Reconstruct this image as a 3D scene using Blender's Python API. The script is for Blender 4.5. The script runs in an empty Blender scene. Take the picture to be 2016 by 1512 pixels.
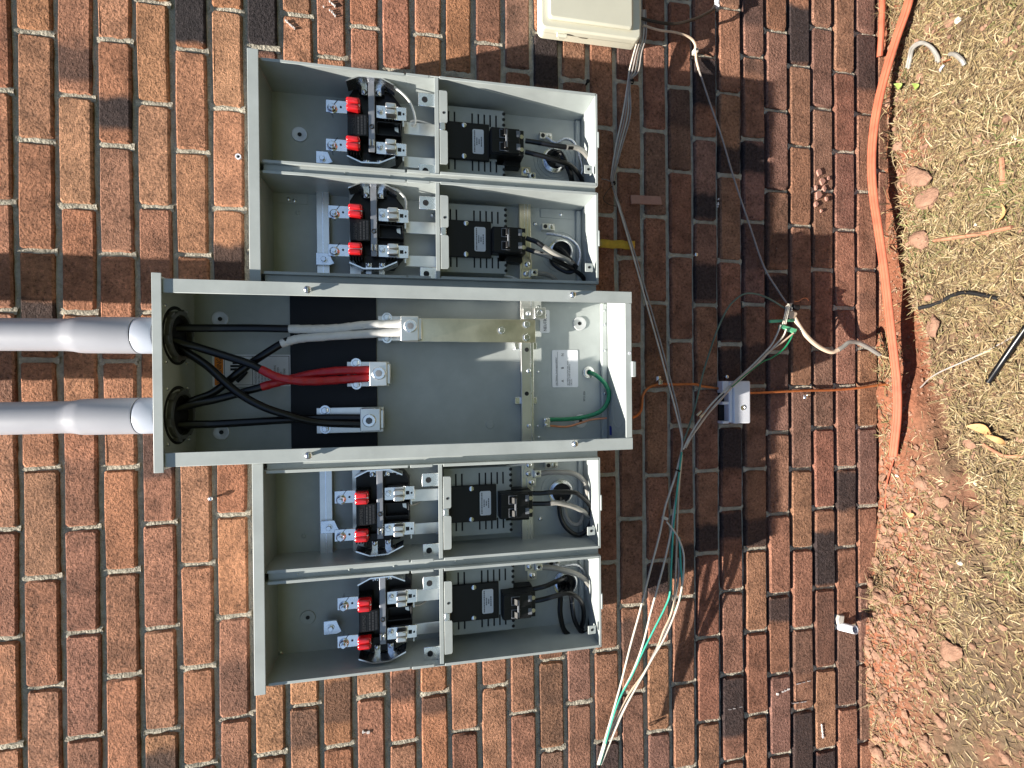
import bpy, bmesh, math, random
import numpy as np
from mathutils import Vector, Matrix

random.seed(7)
RNG = np.random.default_rng(11)
S = bpy.context.scene
COL = S.collection

# ------------------------------------------------------------------ camera
PITCH, YAW, ROLL = 0.19186, -0.00578, 0.0100      # phone held on its side, looking slightly down
CAM = Vector((0.0, -1.04444, 1.142))
FPX, W_PX, CU, CV = 950.0, 2016.0, 1008.0, 756.0
fwd = Vector((math.sin(YAW) * math.cos(PITCH), math.cos(YAW) * math.cos(PITCH), -math.sin(PITCH)))
rgt = Vector((math.cos(YAW), -math.sin(YAW), 0.0))
upv = rgt.cross(fwd)
AX_U = -upv * math.cos(ROLL) - rgt * math.sin(ROLL)   # picture right = down in the world
AX_V = upv * math.sin(ROLL) - rgt * math.cos(ROLL)
cam_data = bpy.data.cameras.new('camera')
cam_data.sensor_fit = 'HORIZONTAL'
cam_data.sensor_width = 36.0
cam_data.lens = FPX / W_PX * 36.0
cam_data.clip_start = 0.02
cam_data.clip_end = 500.0
cam = bpy.data.objects.new('camera', cam_data)
COL.objects.link(cam)
m = Matrix.Identity(4)
cx, cy, cz = AX_U, -AX_V, -fwd
for r in range(3):
    m[r][0], m[r][1], m[r][2], m[r][3] = cx[r], cy[r], cz[r], CAM[r]
cam.matrix_world = m
S.camera = cam

# ------------------------------------------------------------------ sky, sun, exposure
SUN_TO = Vector((-1.25, -1.0, 4.1)).normalized()      # towards the sun
world = bpy.data.worlds.new('World')
S.world = world
world.use_nodes = True
wn = world.node_tree.nodes
wl = world.node_tree.links
sky = wn.new('ShaderNodeTexSky')
sky.sky_type = 'NISHITA'
sky.sun_disc = False
sky.sun_elevation = math.asin(SUN_TO.z)
sky.sun_rotation = math.atan2(SUN_TO.x, SUN_TO.y)
sky.altitude = 200
sky.dust_density = 0.2
sky.air_density = 0.6
bg = wn['Background']
bg.inputs['Strength'].default_value = 0.05
wl.new(sky.outputs['Color'], bg.inputs['Color'])
sun_data = bpy.data.lights.new('sun', 'SUN')
sun_data.energy = 5.0
sun_data.angle = math.radians(0.55)
sun_data.color = (1.0, 0.94, 0.84)
sun = bpy.data.objects.new('sun', sun_data)
COL.objects.link(sun)
sun.rotation_mode = 'QUATERNION'
sun.rotation_quaternion = SUN_TO.to_track_quat('Z', 'Y')
sun.location = (-2, -2, 6)
S.view_settings.view_transform = 'Standard'
S.view_settings.look = 'None'
S.view_settings.gamma = 1.0
S.view_settings.exposure = 1.5
S.view_settings.use_curve_mapping = False


# ------------------------------------------------------------------ helpers
def at(u, v, y=0.0):
    """point of the plane y that the photograph shows at pixel (u, v)"""
    d = fwd + AX_U * ((u - CU) / FPX) + AX_V * ((v - CV) / FPX)
    t = (y - CAM.y) / d.y
    return CAM + d * t


def atz(u, v, z):
    d = fwd + AX_U * ((u - CU) / FPX) + AX_V * ((v - CV) / FPX)
    return CAM + d * ((z - CAM.z) / d.z)


def rect(u0, u1, v0, v1, y):
    """x0,x1,z0,z1 of a picture rectangle lying at depth y"""
    a, b = at(u0, (v0 + v1) / 2, y), at(u1, (v0 + v1) / 2, y)
    c, d = at((u0 + u1) / 2, v0, y), at((u0 + u1) / 2, v1, y)
    return min(c.x, d.x), max(c.x, d.x), min(a.z, b.z), max(a.z, b.z)


class MB:
    def __init__(self):
        self.v, self.f = [], []

    def add(self, vs, fs):
        n = len(self.v)
        self.v += [tuple(p) for p in vs]
        self.f += [tuple(n + i for i in f) for f in fs]
        return self

    def box(self, x0, x1, y0, y1, z0, z1):
        x0, x1 = sorted((x0, x1)); y0, y1 = sorted((y0, y1)); z0, z1 = sorted((z0, z1))
        vs = [(x, y, z) for x in (x0, x1) for y in (y0, y1) for z in (z0, z1)]
        return self.add(vs, [(0, 1, 3, 2), (4, 6, 7, 5), (0, 4, 5, 1), (2, 3, 7, 6), (0, 2, 6, 4), (1, 5, 7, 3)])

    def obox(self, c, ax, ay, az):
        """oriented box, half axes given"""
        c, ax, ay, az = map(Vector, (c, ax, ay, az))
        vs = [c + ax * i + ay * j + az * k for i in (-1, 1) for j in (-1, 1) for k in (-1, 1)]
        return self.add(vs, [(0, 1, 3, 2), (4, 6, 7, 5), (0, 4, 5, 1), (2, 3, 7, 6), (0, 2, 6, 4), (1, 5, 7, 3)])

    def prism(self, poly, y0, y1):
        """poly: (x,z) outline extruded along y"""
        n = len(poly)
        a = sum(poly[i][0] * poly[(i + 1) % n][1] - poly[(i + 1) % n][0] * poly[i][1] for i in range(n))
        if a < 0:
            poly = poly[::-1]
        y0, y1 = sorted((y0, y1))
        vs = [(x, y0, z) for x, z in poly] + [(x, y1, z) for x, z in poly]
        fs = [tuple(range(n)), tuple(range(2 * n - 1, n - 1, -1))]
        fs += [(i, i + n, (i + 1) % n + n, (i + 1) % n) for i in range(n)]
        return self.add(vs, fs)

    def cyl(self, p0, p1, r0, r1=None, seg=16, caps=True):
        r1 = r0 if r1 is None else r1
        p0, p1 = Vector(p0), Vector(p1)
        d = (p1 - p0).normalized()
        a = d.orthogonal().normalized()
        b = d.cross(a)
        vs = []
        for p, r in ((p0, r0), (p1, r1)):
            for i in range(seg):
                t = 2 * math.pi * i / seg
                vs.append(p + (a * math.cos(t) + b * math.sin(t)) * r)
        fs = [(i, (i + 1) % seg, seg + (i + 1) % seg, seg + i) for i in range(seg)]
        if caps:
            fs += [tuple(range(seg - 1, -1, -1)), tuple(range(seg, 2 * seg))]
        return self.add(vs, fs)

    def lathe(self, p, d, prof, seg=28):
        """prof: (distance along d, radius)"""
        p, d = Vector(p), Vector(d).normalized()
        a = d.orthogonal().normalized()
        b = d.cross(a)
        vs = []
        for h, r in prof:
            for i in range(seg):
                t = 2 * math.pi * i / seg
                vs.append(p + d * h + (a * math.cos(t) + b * math.sin(t)) * r)
        fs = []
        for k in range(len(prof) - 1):
            o = k * seg
            fs += [(o + i, o + (i + 1) % seg, o + seg + (i + 1) % seg, o + seg + i) for i in range(seg)]
        return self.add(vs, fs)

    def tube(self, pts, r, seg=8, sub=6, radii=None, flat=1.0):
        pts = [Vector(p) for p in pts]
        if len(pts) > 2 and sub > 1:
            P = [pts[0] * 2 - pts[1]] + pts + [pts[-1] * 2 - pts[-2]]
            out, rr = [], []
            for i in range(1, len(P) - 2):
                p0, p1, p2, p3 = P[i - 1], P[i], P[i + 1], P[i + 2]
                for k in range(sub):
                    t = k / sub
                    q = 0.5 * ((2 * p1) + (p2 - p0) * t + (2 * p0 - 5 * p1 + 4 * p2 - p3) * t * t + (3 * p1 - p0 - 3 * p2 + p3) * t ** 3)
                    out.append(q)
                    if radii:
                        rr.append(radii[i - 1] * (1 - t) + radii[i] * t)
            out.append(pts[-1])
            if radii:
                rr.append(radii[-1])
        else:
            out, rr = pts, list(radii or [])
        if not rr:
            rr = [r] * len(out)
        vs, fs = [], []
        nrm = None
        for i, p in enumerate(out):
            d = (out[min(i + 1, len(out) - 1)] - out[max(i - 1, 0)])
            d = d.normalized() if d.length > 1e-9 else Vector((0, 0, 1))
            if nrm is None:
                nrm = d.orthogonal().normalized()
            else:
                nrm = (nrm - d * nrm.dot(d))
                nrm = nrm.normalized() if nrm.length > 1e-6 else d.orthogonal().normalized()
            b = d.cross(nrm)
            for k in range(seg):
                t = 2 * math.pi * k / seg
                vs.append(p + (nrm * math.cos(t) + b * math.sin(t) * flat) * rr[i])
        n = len(out)
        for i in range(n - 1):
            o = i * seg
            fs += [(o + k, o + (k + 1) % seg, o + seg + (k + 1) % seg, o + seg + k) for k in range(seg)]
        fs += [tuple(range(seg - 1, -1, -1)), tuple(range((n - 1) * seg, n * seg))]
        return self.add(vs, fs)

    def hexagon(self, p, d, r, h, rot=0.0):
        p, d = Vector(p), Vector(d).normalized()
        a = d.orthogonal().normalized(); b = d.cross(a)
        vs = []
        for hh, k in ((0, 1.0), (h * .82, 1.0), (h, .86)):
            for i in range(6):
                t = rot + math.pi * i / 3
                vs.append(p + d * hh + (a * math.cos(t) + b * math.sin(t)) * r * k)
        fs = [(i, (i + 1) % 6, 6 + (i + 1) % 6, 6 + i) for i in range(6)]
        fs += [(6 + i, 6 + (i + 1) % 6, 12 + (i + 1) % 6, 12 + i) for i in range(6)]
        fs += [tuple(range(5, -1, -1)), tuple(range(12, 18))]
        return self.add(vs, fs)

    def build(self, name, mat, parent=None, smooth=True, bevel=0.0, ang=35, seg=2):
        me = bpy.data.meshes.new(name)
        me.from_pydata(self.v, [], self.f)
        me.update()
        bm = bmesh.new(); bm.from_mesh(me)
        bmesh.ops.recalc_face_normals(bm, faces=bm.faces)
        bm.to_mesh(me); bm.free()
        if mat is not None:
            me.materials.append(mat)
        if smooth:
            me.shade_smooth()
            me.set_sharp_from_angle(angle=math.radians(ang))
        o = bpy.data.objects.new(name, me)
        COL.objects.link(o)
        if bevel > 0:
            b = o.modifiers.new('bevel', 'BEVEL')
            b.width = bevel; b.segments = seg; b.limit_method = 'ANGLE'; b.angle_limit = math.radians(40)
        if parent is not None:
            adopt(o, parent)
        return o


ROOT_LOC = {}


def adopt(o, parent):
    o.parent = parent
    if parent in ROOT_LOC:
        o.matrix_parent_inverse = Matrix.Translation(-ROOT_LOC[parent])


def tag(o, label=None, cat=None, group=None, kind=None):
    if label: o['label'] = label
    if cat: o['category'] = cat
    if group: o['group'] = group
    if kind: o['kind'] = kind
    return o


def thing(name, label, cat, loc, group=None):
    o = bpy.data.objects.new(name, None)
    o.empty_display_size = 0.03
    COL.objects.link(o)
    o.location = loc
    ROOT_LOC[o] = Vector(loc)
    return tag(o, label, cat, group)


def copy_tree(src, offset, label):
    c = src.copy()
    COL.objects.link(c)
    c.location = src.location + Vector(offset)
    c['label'] = label
    for ch in src.children:
        d = ch.copy(); COL.objects.link(d); d.parent = c; d.matrix_parent_inverse = ch.matrix_parent_inverse.copy()
        for g in ch.children:
            e = g.copy(); COL.objects.link(e); e.parent = d; e.matrix_parent_inverse = g.matrix_parent_inverse.copy()
    return c


def text(s, size, x, z, y, mat, parent, name='lettering', align='LEFT', depth=0.0, sx=1.0, space=1.0):
    cu = bpy.data.curves.new(name, 'FONT')
    cu.body = s; cu.size = size; cu.align_x = align; cu.extrude = depth
    cu.resolution_u = 2; cu.space_line = space
    o = bpy.data.objects.new(name + '_tmp', cu)
    COL.objects.link(o)
    bpy.context.view_layer.update()
    me = bpy.data.meshes.new_from_object(o.evaluated_get(bpy.context.evaluated_depsgraph_get()))
    bpy.data.objects.remove(o); bpy.data.curves.remove(cu)
    me.transform(Matrix.Translation((x, y, z)) @ Matrix.Rotation(math.pi / 2, 4, 'X') @ Matrix.Diagonal((sx, 1, 1, 1)))
    me.materials.clear(); me.materials.append(mat)
    me.name = name
    t = bpy.data.objects.new(name, me)
    COL.objects.link(t)
    if parent is not None:
        adopt(t, parent)
    return t


# ------------------------------------------------------------------ materials
def new_mat(name):
    mt = bpy.data.materials.new(name)
    mt.use_nodes = True
    nt = mt.node_tree
    return mt, nt, nt.nodes['Principled BSDF'], nt.nodes, nt.links


def N(nodes, kind, **kw):
    n = nodes.new(kind)
    for k, v in kw.items():
        if k in n.inputs:
            n.inputs[k].default_value = v
        else:
            setattr(n, k, v)
    return n


def ramp(nodes, stops):
    r = nodes.new('ShaderNodeValToRGB')
    el = r.color_ramp.elements
    while len(el) < len(stops):
        el.new(0.5)
    for e, (p, c) in zip(el, stops):
        e.position = p
        e.color = (c[0], c[1], c[2], 1) if isinstance(c, (tuple, list)) else (c, c, c, 1)
    return r


def simple(name, col, rough=0.5, metal=0.0, var=0.12, vscale=25.0, bump=0.0, bscale=200.0, bdist=0.001, spec=0.5, coat=0.0):
    mt, nt, p, nodes, links = new_mat(name)
    tc = N(nodes, 'ShaderNodeTexCoord')
    nz = N(nodes, 'ShaderNodeTexNoise', Scale=vscale, Detail=5.0, Roughness=0.6)
    links.new(tc.outputs['Object'], nz.inputs['Vector'])
    lo = [max(0, c * (1 - var)) for c in col]; hi = [min(1, c * (1 + var)) for c in col]
    rp = ramp(nodes, [(0.3, lo), (0.7, hi)])
    links.new(nz.outputs['Fac'], rp.inputs['Fac'])
    links.new(rp.outputs['Color'], p.inputs['Base Color'])
    rr = N(nodes, 'ShaderNodeMapRange'); rr.inputs['To Min'].default_value = max(0.02, rough - 0.07); rr.inputs['To Max'].default_value = min(1, rough + 0.07)
    links.new(nz.outputs['Fac'], rr.inputs['Value'])
    links.new(rr.outputs['Result'], p.inputs['Roughness'])
    p.inputs['Metallic'].default_value = metal
    p.inputs['Specular IOR Level'].default_value = spec
    if coat:
        p.inputs['Coat Weight'].default_value = coat; p.inputs['Coat Roughness'].default_value = 0.15
    if bump:
        b2 = N(nodes, 'ShaderNodeTexNoise', Scale=bscale, Detail=4.0, Roughness=0.6)
        links.new(tc.outputs['Object'], b2.inputs['Vector'])
        bp = N(nodes, 'ShaderNodeBump', Strength=bump, Distance=bdist)
        links.new(b2.outputs['Fac'], bp.inputs['Height'])
        links.new(bp.outputs['Normal'], p.inputs['Normal'])
    return mt


M = {}
M['paint'] = simple('grey_enamel', (0.39, 0.42, 0.41), 0.42, 0.0, 0.11, 14.0, 0.05, 400.0, 0.0004)
M['steel'] = simple('zinc_steel', (0.78, 0.79, 0.81), 0.26, 1.0, 0.15, 30.0, 0.05, 150, 0.0004)
M['alu'] = simple('tinned_aluminium', (0.74, 0.73, 0.70), 0.34, 1.0, 0.16, 14.0, 0.06, 90, 0.0005)
M['brassy'] = simple('yellowed_plating', (0.70, 0.645, 0.52), 0.30, 1.0, 0.18, 18.0, 0.06, 90, 0.0005)
M['dark_steel'] = simple('dark_zinc', (0.22, 0.22, 0.22), 0.4, 0.8, 0.15, 40)
M['washer'] = simple('bright_washer', (0.62, 0.63, 0.64), 0.36, 0.35, 0.1, 30)
M['emboss'] = simple('dark_embossing', (0.030, 0.030, 0.032), 0.4, 0.0, 0.1, 40)
M['dark_strip'] = simple('dull_grey_strip', (0.30, 0.31, 0.34), 0.45, 0.6, 0.15, 40)
M['black'] = simple('black_moulding', (0.006, 0.006, 0.007), 0.40, 0.0, 0.2, 40, 0.08, 300, 0.0004, spec=0.35)
M['sheet_black'] = simple('dark_insulation_sheet', (0.009, 0.011, 0.018), 0.6, 0.0, 0.15, 12, spec=0.35)
M['cable_black'] = simple('black_cable_jacket', (0.005, 0.005, 0.006), 0.30, 0.0, 0.2, 60, 0.05, 250, 0.0004, spec=0.4)
M['cable_grey'] = simple('grey_cable_jacket', (0.23, 0.22, 0.20), 0.45, 0.0, 0.15, 60)
M['tape_white'] = simple('white_tape', (0.70, 0.69, 0.67), 0.38, 0.0, 0.06, 80)
M['tape_red'] = simple('red_tape', (0.50, 0.015, 0.02), 0.32, 0.0, 0.12, 80)
M['red'] = simple('red_moulding', (0.55, 0.012, 0.015), 0.22, 0.0, 0.1, 60, coat=0.4)
M['pvc'] = simple('grey_white_pvc', (0.40, 0.40, 0.435), 0.38, 0.0, 0.04, 12, 0.03, 60, 0.0005)
M['pvc_blue'] = simple('pale_fitting', (0.40, 0.43, 0.50), 0.36, 0.0, 0.04, 12)
M['label_white'] = simple('label_paper', (0.74, 0.75, 0.78), 0.4, 0.0, 0.04, 30)
M['ink'] = simple('black_ink', (0.006, 0.006, 0.007), 0.6, 0.0, 0.1, 80)
M['ink_grey'] = simple('grey_ink', (0.16, 0.17, 0.19), 0.6, 0.0, 0.1, 80)
M['orange_ink'] = simple('orange_ink', (0.75, 0.22, 0.01), 0.5, 0.0, 0.05, 80)
M['green_wire'] = simple('green_insulation', (0.012, 0.19, 0.085), 0.25, 0.0, 0.12, 60)
M['copper'] = simple('bare_copper', (0.72, 0.30, 0.16), 0.38, 1.0, 0.2, 50)
M['copper_old'] = simple('lacquered_copper', (0.50, 0.17, 0.06), 0.45, 0.6, 0.2, 50)
M['braid'] = simple('aluminium_strand', (0.62, 0.63, 0.66), 0.3, 1.0, 0.35, 240, 0.8, 350, 0.002)
M['beige'] = simple('beige_plastic', (0.60, 0.58, 0.47), 0.5, 0.0, 0.05, 10, 0.05, 300, 0.0004)
M['beige_cable'] = simple('weathered_beige_jacket', (0.55, 0.42, 0.31), 0.6, 0.0, 0.16, 50, 0.1, 200, 0.001)
M['wire_white'] = simple('ivory_wire', (0.58, 0.53, 0.45), 0.5, 0.0, 0.14, 60)
M['wire_grey'] = simple('dusty_grey_wire', (0.28, 0.25, 0.23), 0.6, 0.0, 0.2, 60)
M['wire_teal'] = simple('teal_wire', (0.05, 0.38, 0.28), 0.45, 0.0, 0.15, 60)
M['wire_grey_green'] = simple('faded_green_wire', (0.10, 0.15, 0.115), 0.55, 0.0, 0.3, 30)
M['wire_dark'] = simple('dark_brown_wire', (0.030, 0.022, 0.018), 0.5, 0.0, 0.2, 60)
M['green_plastic'] = simple('mint_green_plastic', (0.12, 0.46, 0.25), 0.4, 0.0, 0.08, 60)
M['white_plastic'] = simple('white_plastic', (0.66, 0.67, 0.72), 0.30, 0.0, 0.04, 40)
M['yellow_tape'] = simple('yellow_tape', (0.42, 0.28, 0.025), 0.45, 0.0, 0.15, 120, 0.3, 120, 0.002)
M['orange'] = simple('orange_duct', (0.40, 0.098, 0.052), 0.5, 0.0, 0.22, 26, 0.05, 100, 0.001)
M['blue'] = simple('blue_marker', (0.015, 0.03, 0.28), 0.6, 0.0, 0.2, 300)
M['leaf'] = simple('dry_leaf', (0.42, 0.24, 0.10), 0.7, 0.0, 0.3, 60, 0.4, 80, 0.002)
M['leaf_green'] = simple('small_green_leaf', (0.20, 0.27, 0.06), 0.6, 0.0, 0.25, 60)
M['stick'] = simple('weathered_stick', (0.30, 0.14, 0.08), 0.8, 0.0, 0.3, 60, 0.5, 150, 0.002)
M['clay'] = simple('red_clay', (0.25, 0.145, 0.10), 0.95, 0.0, 0.3, 45, 1.0, 130, 0.006, spec=0.1)
M['pale_stone'] = simple('pale_stone', (0.45, 0.42, 0.37), 0.8, 0.0, 0.1, 60, 0.4, 150, 0.002)
M['rubber'] = simple('black_rubber', (0.006, 0.006, 0.007), 0.6, 0.0, 0.2, 60, spec=0.3)
M['chip'] = simple('pink_brown_strip', (0.33, 0.17, 0.13), 0.6, 0.0, 0.15, 60)


def brick_material(per_object=True):
    mt, nt, p, nodes, links = new_mat('brick_face' if per_object else 'brick_face_joined')
    tc = N(nodes, 'ShaderNodeTexCoord')
    if per_object:
        oi = N(nodes, 'ShaderNodeObjectInfo')
        base = oi.outputs['Color']
        off = N(nodes, 'ShaderNodeVectorMath', operation='SCALE')
        comb = N(nodes, 'ShaderNodeCombineXYZ')
        for k in 'XYZ':
            links.new(oi.outputs['Random'], comb.inputs[k])
        links.new(comb.outputs[0], off.inputs[0]); off.inputs['Scale'].default_value = 37.0
        vec = N(nodes, 'ShaderNodeVectorMath', operation='ADD')
        links.new(tc.outputs['Object'], vec.inputs[0]); links.new(off.outputs[0], vec.inputs[1])
        V = vec.outputs[0]
    else:
        a = N(nodes, 'ShaderNodeAttribute', attribute_name='tone')
        base = a.outputs['Color']; V = tc.outputs['Object']
    n1 = N(nodes, 'ShaderNodeTexNoise', Scale=24.0, Detail=3.0, Roughness=0.6)
    n2 = N(nodes, 'ShaderNodeTexNoise', Scale=175.0, Detail=4.0, Roughness=0.74)
    for n in (n1, n2):
        links.new(V, n.inputs['Vector'])
    n3 = n1
    r1 = ramp(nodes, [(0.30, 0.62), (0.52, 1.0), (0.75, 1.28)])
    links.new(n1.outputs['Fac'], r1.inputs['Fac'])
    r2 = ramp(nodes, [(0.36, 0.25), (0.44, 0.88), (0.56, 1.10), (0.65, 1.6)])  # pit shade and ridge highlights of the relief put into the colour
    links.new(n2.outputs['Fac'], r2.inputs['Fac'])
    m1 = N(nodes, 'ShaderNodeMix', data_type='RGBA', blend_type='MULTIPLY'); m1.inputs[0].default_value = 1.0
    links.new(base, m1.inputs[6]); links.new(r1.outputs['Color'], m1.inputs[7])
    m2 = N(nodes, 'ShaderNodeMix', data_type='RGBA', blend_type='MULTIPLY'); m2.inputs[0].default_value = 0.75
    links.new(m1.outputs[2], m2.inputs[6]); links.new(r2.outputs['Color'], m2.inputs[7])
    out = m2.outputs[2]
    if per_object:
        # fired dark patches: each brick has its own band along its length
        sep = N(nodes, 'ShaderNodeSeparateXYZ'); links.new(tc.outputs['Object'], sep.inputs[0])
        jit = N(nodes, 'ShaderNodeMath', operation='MULTIPLY_ADD'); links.new(n3.outputs['Fac'], jit.inputs[0])
        jit.inputs[1].default_value = 0.03; jit.inputs[2].default_value = -0.015
        xx = N(nodes, 'ShaderNodeMath', operation='ADD'); links.new(sep.outputs['X'], xx.inputs[0]); links.new(jit.outputs[0], xx.inputs[1])
        ms = []
        for prop, sgn in (('band_from', 1), ('band_to', -1)):
            a = N(nodes, 'ShaderNodeAttribute', attribute_type='OBJECT', attribute_name=prop)
            d = N(nodes, 'ShaderNodeMath', operation='SUBTRACT')
            if sgn > 0:
                links.new(xx.outputs[0], d.inputs[0]); links.new(a.outputs['Fac'], d.inputs[1])
            else:
                links.new(a.outputs['Fac'], d.inputs[0]); links.new(xx.outputs[0], d.inputs[1])
            mr = N(nodes, 'ShaderNodeMapRange', interpolation_type='SMOOTHSTEP')
            mr.inputs['From Min'].default_value = -0.010; mr.inputs['From Max'].default_value = 0.010
            links.new(d.outputs[0], mr.inputs['Value']); ms.append(mr)
        mm = N(nodes, 'ShaderNodeMath', operation='MULTIPLY'); links.new(ms[0].outputs[0], mm.inputs[0]); links.new(ms[1].outputs[0], mm.inputs[1])
        st = N(nodes, 'ShaderNodeAttribute', attribute_type='OBJECT', attribute_name='band_strength')
        m4 = N(nodes, 'ShaderNodeMath', operation='MULTIPLY'); links.new(mm.outputs[0], m4.inputs[0]); links.new(st.outputs['Fac'], m4.inputs[1])
        dk = N(nodes, 'ShaderNodeMix', data_type='RGBA', blend_type='MIX')
        rd = ramp(nodes, [(0.35, (0.022, 0.018, 0.020)), (0.7, (0.075, 0.060, 0.062))])
        links.new(n2.outputs['Fac'], rd.inputs['Fac'])
        links.new(m4.outputs[0], dk.inputs[0]); links.new(out, dk.inputs[6]); links.new(rd.outputs['Color'], dk.inputs[7])
        out = dk.outputs[2]
    # white mortar smears and specks
    sp = N(nodes, 'ShaderNodeTexVoronoi', Scale=55.0); links.new(V, sp.inputs['Vector'])
    spr = ramp(nodes, [(0.035, 1.0), (0.06, 0.0)]); links.new(sp.outputs['Distance'], spr.inputs['Fac'])
    spn = N(nodes, 'ShaderNodeTexNoise', Scale=9.0, Detail=1.0); links.new(V, spn.inputs['Vector'])
    spm = ramp(nodes, [(0.60, 0.0), (0.66, 0.75)]); links.new(spn.outputs['Fac'], spm.inputs['Fac'])
    spx = N(nodes, 'ShaderNodeMath', operation='MULTIPLY'); links.new(spr.outputs['Color'], spx.inputs[0]); links.new(spm.outputs['Color'], spx.inputs[1])
    fin = N(nodes, 'ShaderNodeMix', data_type='RGBA', blend_type='MIX')
    links.new(spx.outputs[0], fin.inputs[0]); links.new(out, fin.inputs[6]); fin.inputs[7].default_value = (0.55, 0.50, 0.46, 1)
    links.new(fin.outputs[2], p.inputs['Base Color'])
    p.inputs['Roughness'].default_value = 0.92
    p.inputs['Specular IOR Level'].default_value = 0.25
    # rough wire-cut relief
    big = N(nodes, 'ShaderNodeMath', operation='MULTIPLY_ADD'); links.new(n1.outputs['Fac'], big.inputs[0]); big.inputs[1].default_value = 0.6
    links.new(n2.outputs['Fac'], big.inputs[2])
    bp = N(nodes, 'ShaderNodeBump', Strength=1.0, Distance=0.014)
    links.new(big.outputs[0], bp.inputs['Height'])
    links.new(bp.outputs['Normal'], p.inputs['Normal'])
    return mt


M['brick'] = brick_material(True)
M['brick_joined'] = brick_material(False)
M['mortar'] = simple('sandy_mortar', (0.47, 0.42, 0.335), 0.95, 0.0, 0.22, 60, 1.0, 200, 0.008, spec=0.15)

# ------------------------------------------------------------------ brick wall
COURSE, PITCHX = 0.065267, 0.2032
BH, HJ = 0.0540, 0.0092                    # brick height, head joint width
def course_top(i): return COURSE * (28.5 - i)

JOINTS = {  # head joints seen in the photograph (course: pixel columns u, rows v)
 -1: [(15,177),(15,397),(15,611),(20,1043.6),(20,1258.5),(22,1470.6)],
 0: [(72,62),(72,275.3),(77,493.5),(73,708),(82,923.3),(82,1139),(82,1356.5)],
 1: [(151,187.3),(158.7,405.4),(158,615),(158.7,1041),(161,1247),(168.7,1453)],
 2: [(233,79),(233,286.5),(236,501),(232,711),(236,921),(243,1125.5),(246,1331.7)],
 3: [(305,2.5),(307.6,202),(310,406.6),(288,613.8),(320,1030),(325,1237.5),(324,1440)],
 4: [(377,96.7),(379.5,297.6),(384.4,501),(394,1112),(397,1314),(408,1507)],
 5: [(446,17),(449,212),(449,410),(461,1014),(466,1214),(474.5,1413)],
 6: [(539.5,1485)], 7: [(586,26.8),(604,1389.7)], 8: [(668.5,1470)], 9: [(715.6,51),(730.5,1372)],
 10: [(795,1463)], 11: [(840.6,67),(854.5,1366)], 12: [(916.5,1440.6)], 13: [(962.5,83.7),(977,1352)],
 14: [(1019,137),(1033.5,1404)], 15: [(1076,63.6),(1094,1300),(1092,1475.7)], 16: [(1136,157.6),(1146,1384.8)],
 17: [(1193,250),(1196,423),(1203,934.6),(1205,1107.8),(1198,1281),(1215,1456)],
 18: [(1240,161),(1241.5,507),(1257,679),(1257,851),(1248,1022),(1248,1193),(1246,1364)],
 19: [(1291,81.6),(1291,256.5),(1293,426),(1299,596.4),(1297,767.5),(1299,936),(1295.6,1105),(1299,1271),(1299,1442)],
 20: [(1345,171),(1346.7,503),(1346.7,670.8),(1346.7,838.5),(1355,1008),(1353,1176),(1351.5,1346)],
 21: [(1394,109.6),(1394,271.6),(1394,436.7),(1396,600),(1396,764),(1396,927),(1399,1090),(1399,1256),(1400.7,1422)],
 22: [(1438,182),(1442,345),(1440,513.5),(1444,677),(1445,838.5),(1446,1002),(1448,1164),(1448,1329),(1448,1498)],
 23: [(1494.6,111.5),(1494.6,273.5),(1490,436),(1490,599),(1492,760),(1492,923.5),(1494,1081),(1494,1244),(1495.6,1408)],
 24: [(1533,60),(1533,216.7),(1534,375),(1535,534),(1536,851.7),(1536,1013),(1537,1171),(1536,1329.5),(1536,1487)],
 25: [(1578,129),(1580,287),(1580,444),(1577,604),(1582,762),(1582,923.5),(1586,1237),(1586,1399)],
 26: [(1621,53),(1622,212.7),(1622,374),(1622,530),(1625.5,843),(1625.5,1001),(1627.6,1158.5),(1627,1316.7),(1627,1476)],
 27: [(1663.5,142),(1666,298),(1665,452),(1665,605.7),(1667.5,760),(1667.5,921.5),(1669,1078),(1668,1235),(1669,1392.5)],
 28: [(1703,65),(1697,222),(1697,376),(1703,530),(1711,841),(1706,997)],
}
DARK = [  # burnt patches: course, from v, to v, strength
 (4,-40,88,1.0),(6,-40,108,1.0),(1,85,160,0.75),(2,190,255,0.95),(15,62,172,0.95),(18,50,152,0.6),(21,112,212,0.95),
 (22,287,345,0.9),(23,282,340,0.95),(23,116,146,0.5),(25,12,126,0.95),(23,-20,50,0.6),(28,66,178,0.8),(21,380,432,0.95),
 (21,520,592,0.9),(22,620,674,0.95),(23,442,530,0.6),(24,540,596,0.9),(22,686,754,0.85),(23,676,756,0.8),(22,842,926,0.95),
 (23,775,815,0.5),(22,1006,1078,0.9),(23,1040,1080,0.9),(27,926,1004,0.9),(26,1046,1154,0.95),(24,1174,1226,0.85),
 (25,1402,1530,0.9),(26,1480,1560,0.9),(25,1240,1330,0.45),(26,1162,1310,0.45),(22,1334,1452,0.9),(18,1222,1306,0.6),
 (17,1462,1530,0.8),(10,1322,1380,0.7),(11,1370,1408,0.7),(8,1338,1424,0.6),(7,1400,1476,0.6),(15,1304,1470,0.55),
 (3,1478,1540,0.8),(3,850,942,0.7),(5,480,556,0.85),(0,588,640,0.9),(19,1108,1172,0.9),(20,1070,1122,0.85),(21,1034,1088,0.9),
 (22,1006,1062,0.9),(23,1022,1080,0.8),(20,172,250,0.5),(16,160,240,0.4),(24,380,520,0.45),(9,120,200,0.5),(1,900,1030,0.35),
 (5,1300,1400,0.4),(28,850,990,0.35),(27,1240,1385,0.35),(26,380,520,0.3),(19,600,700,0.35),(20,845,1000,0.3),(24,690,780,0.5),
]
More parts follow.
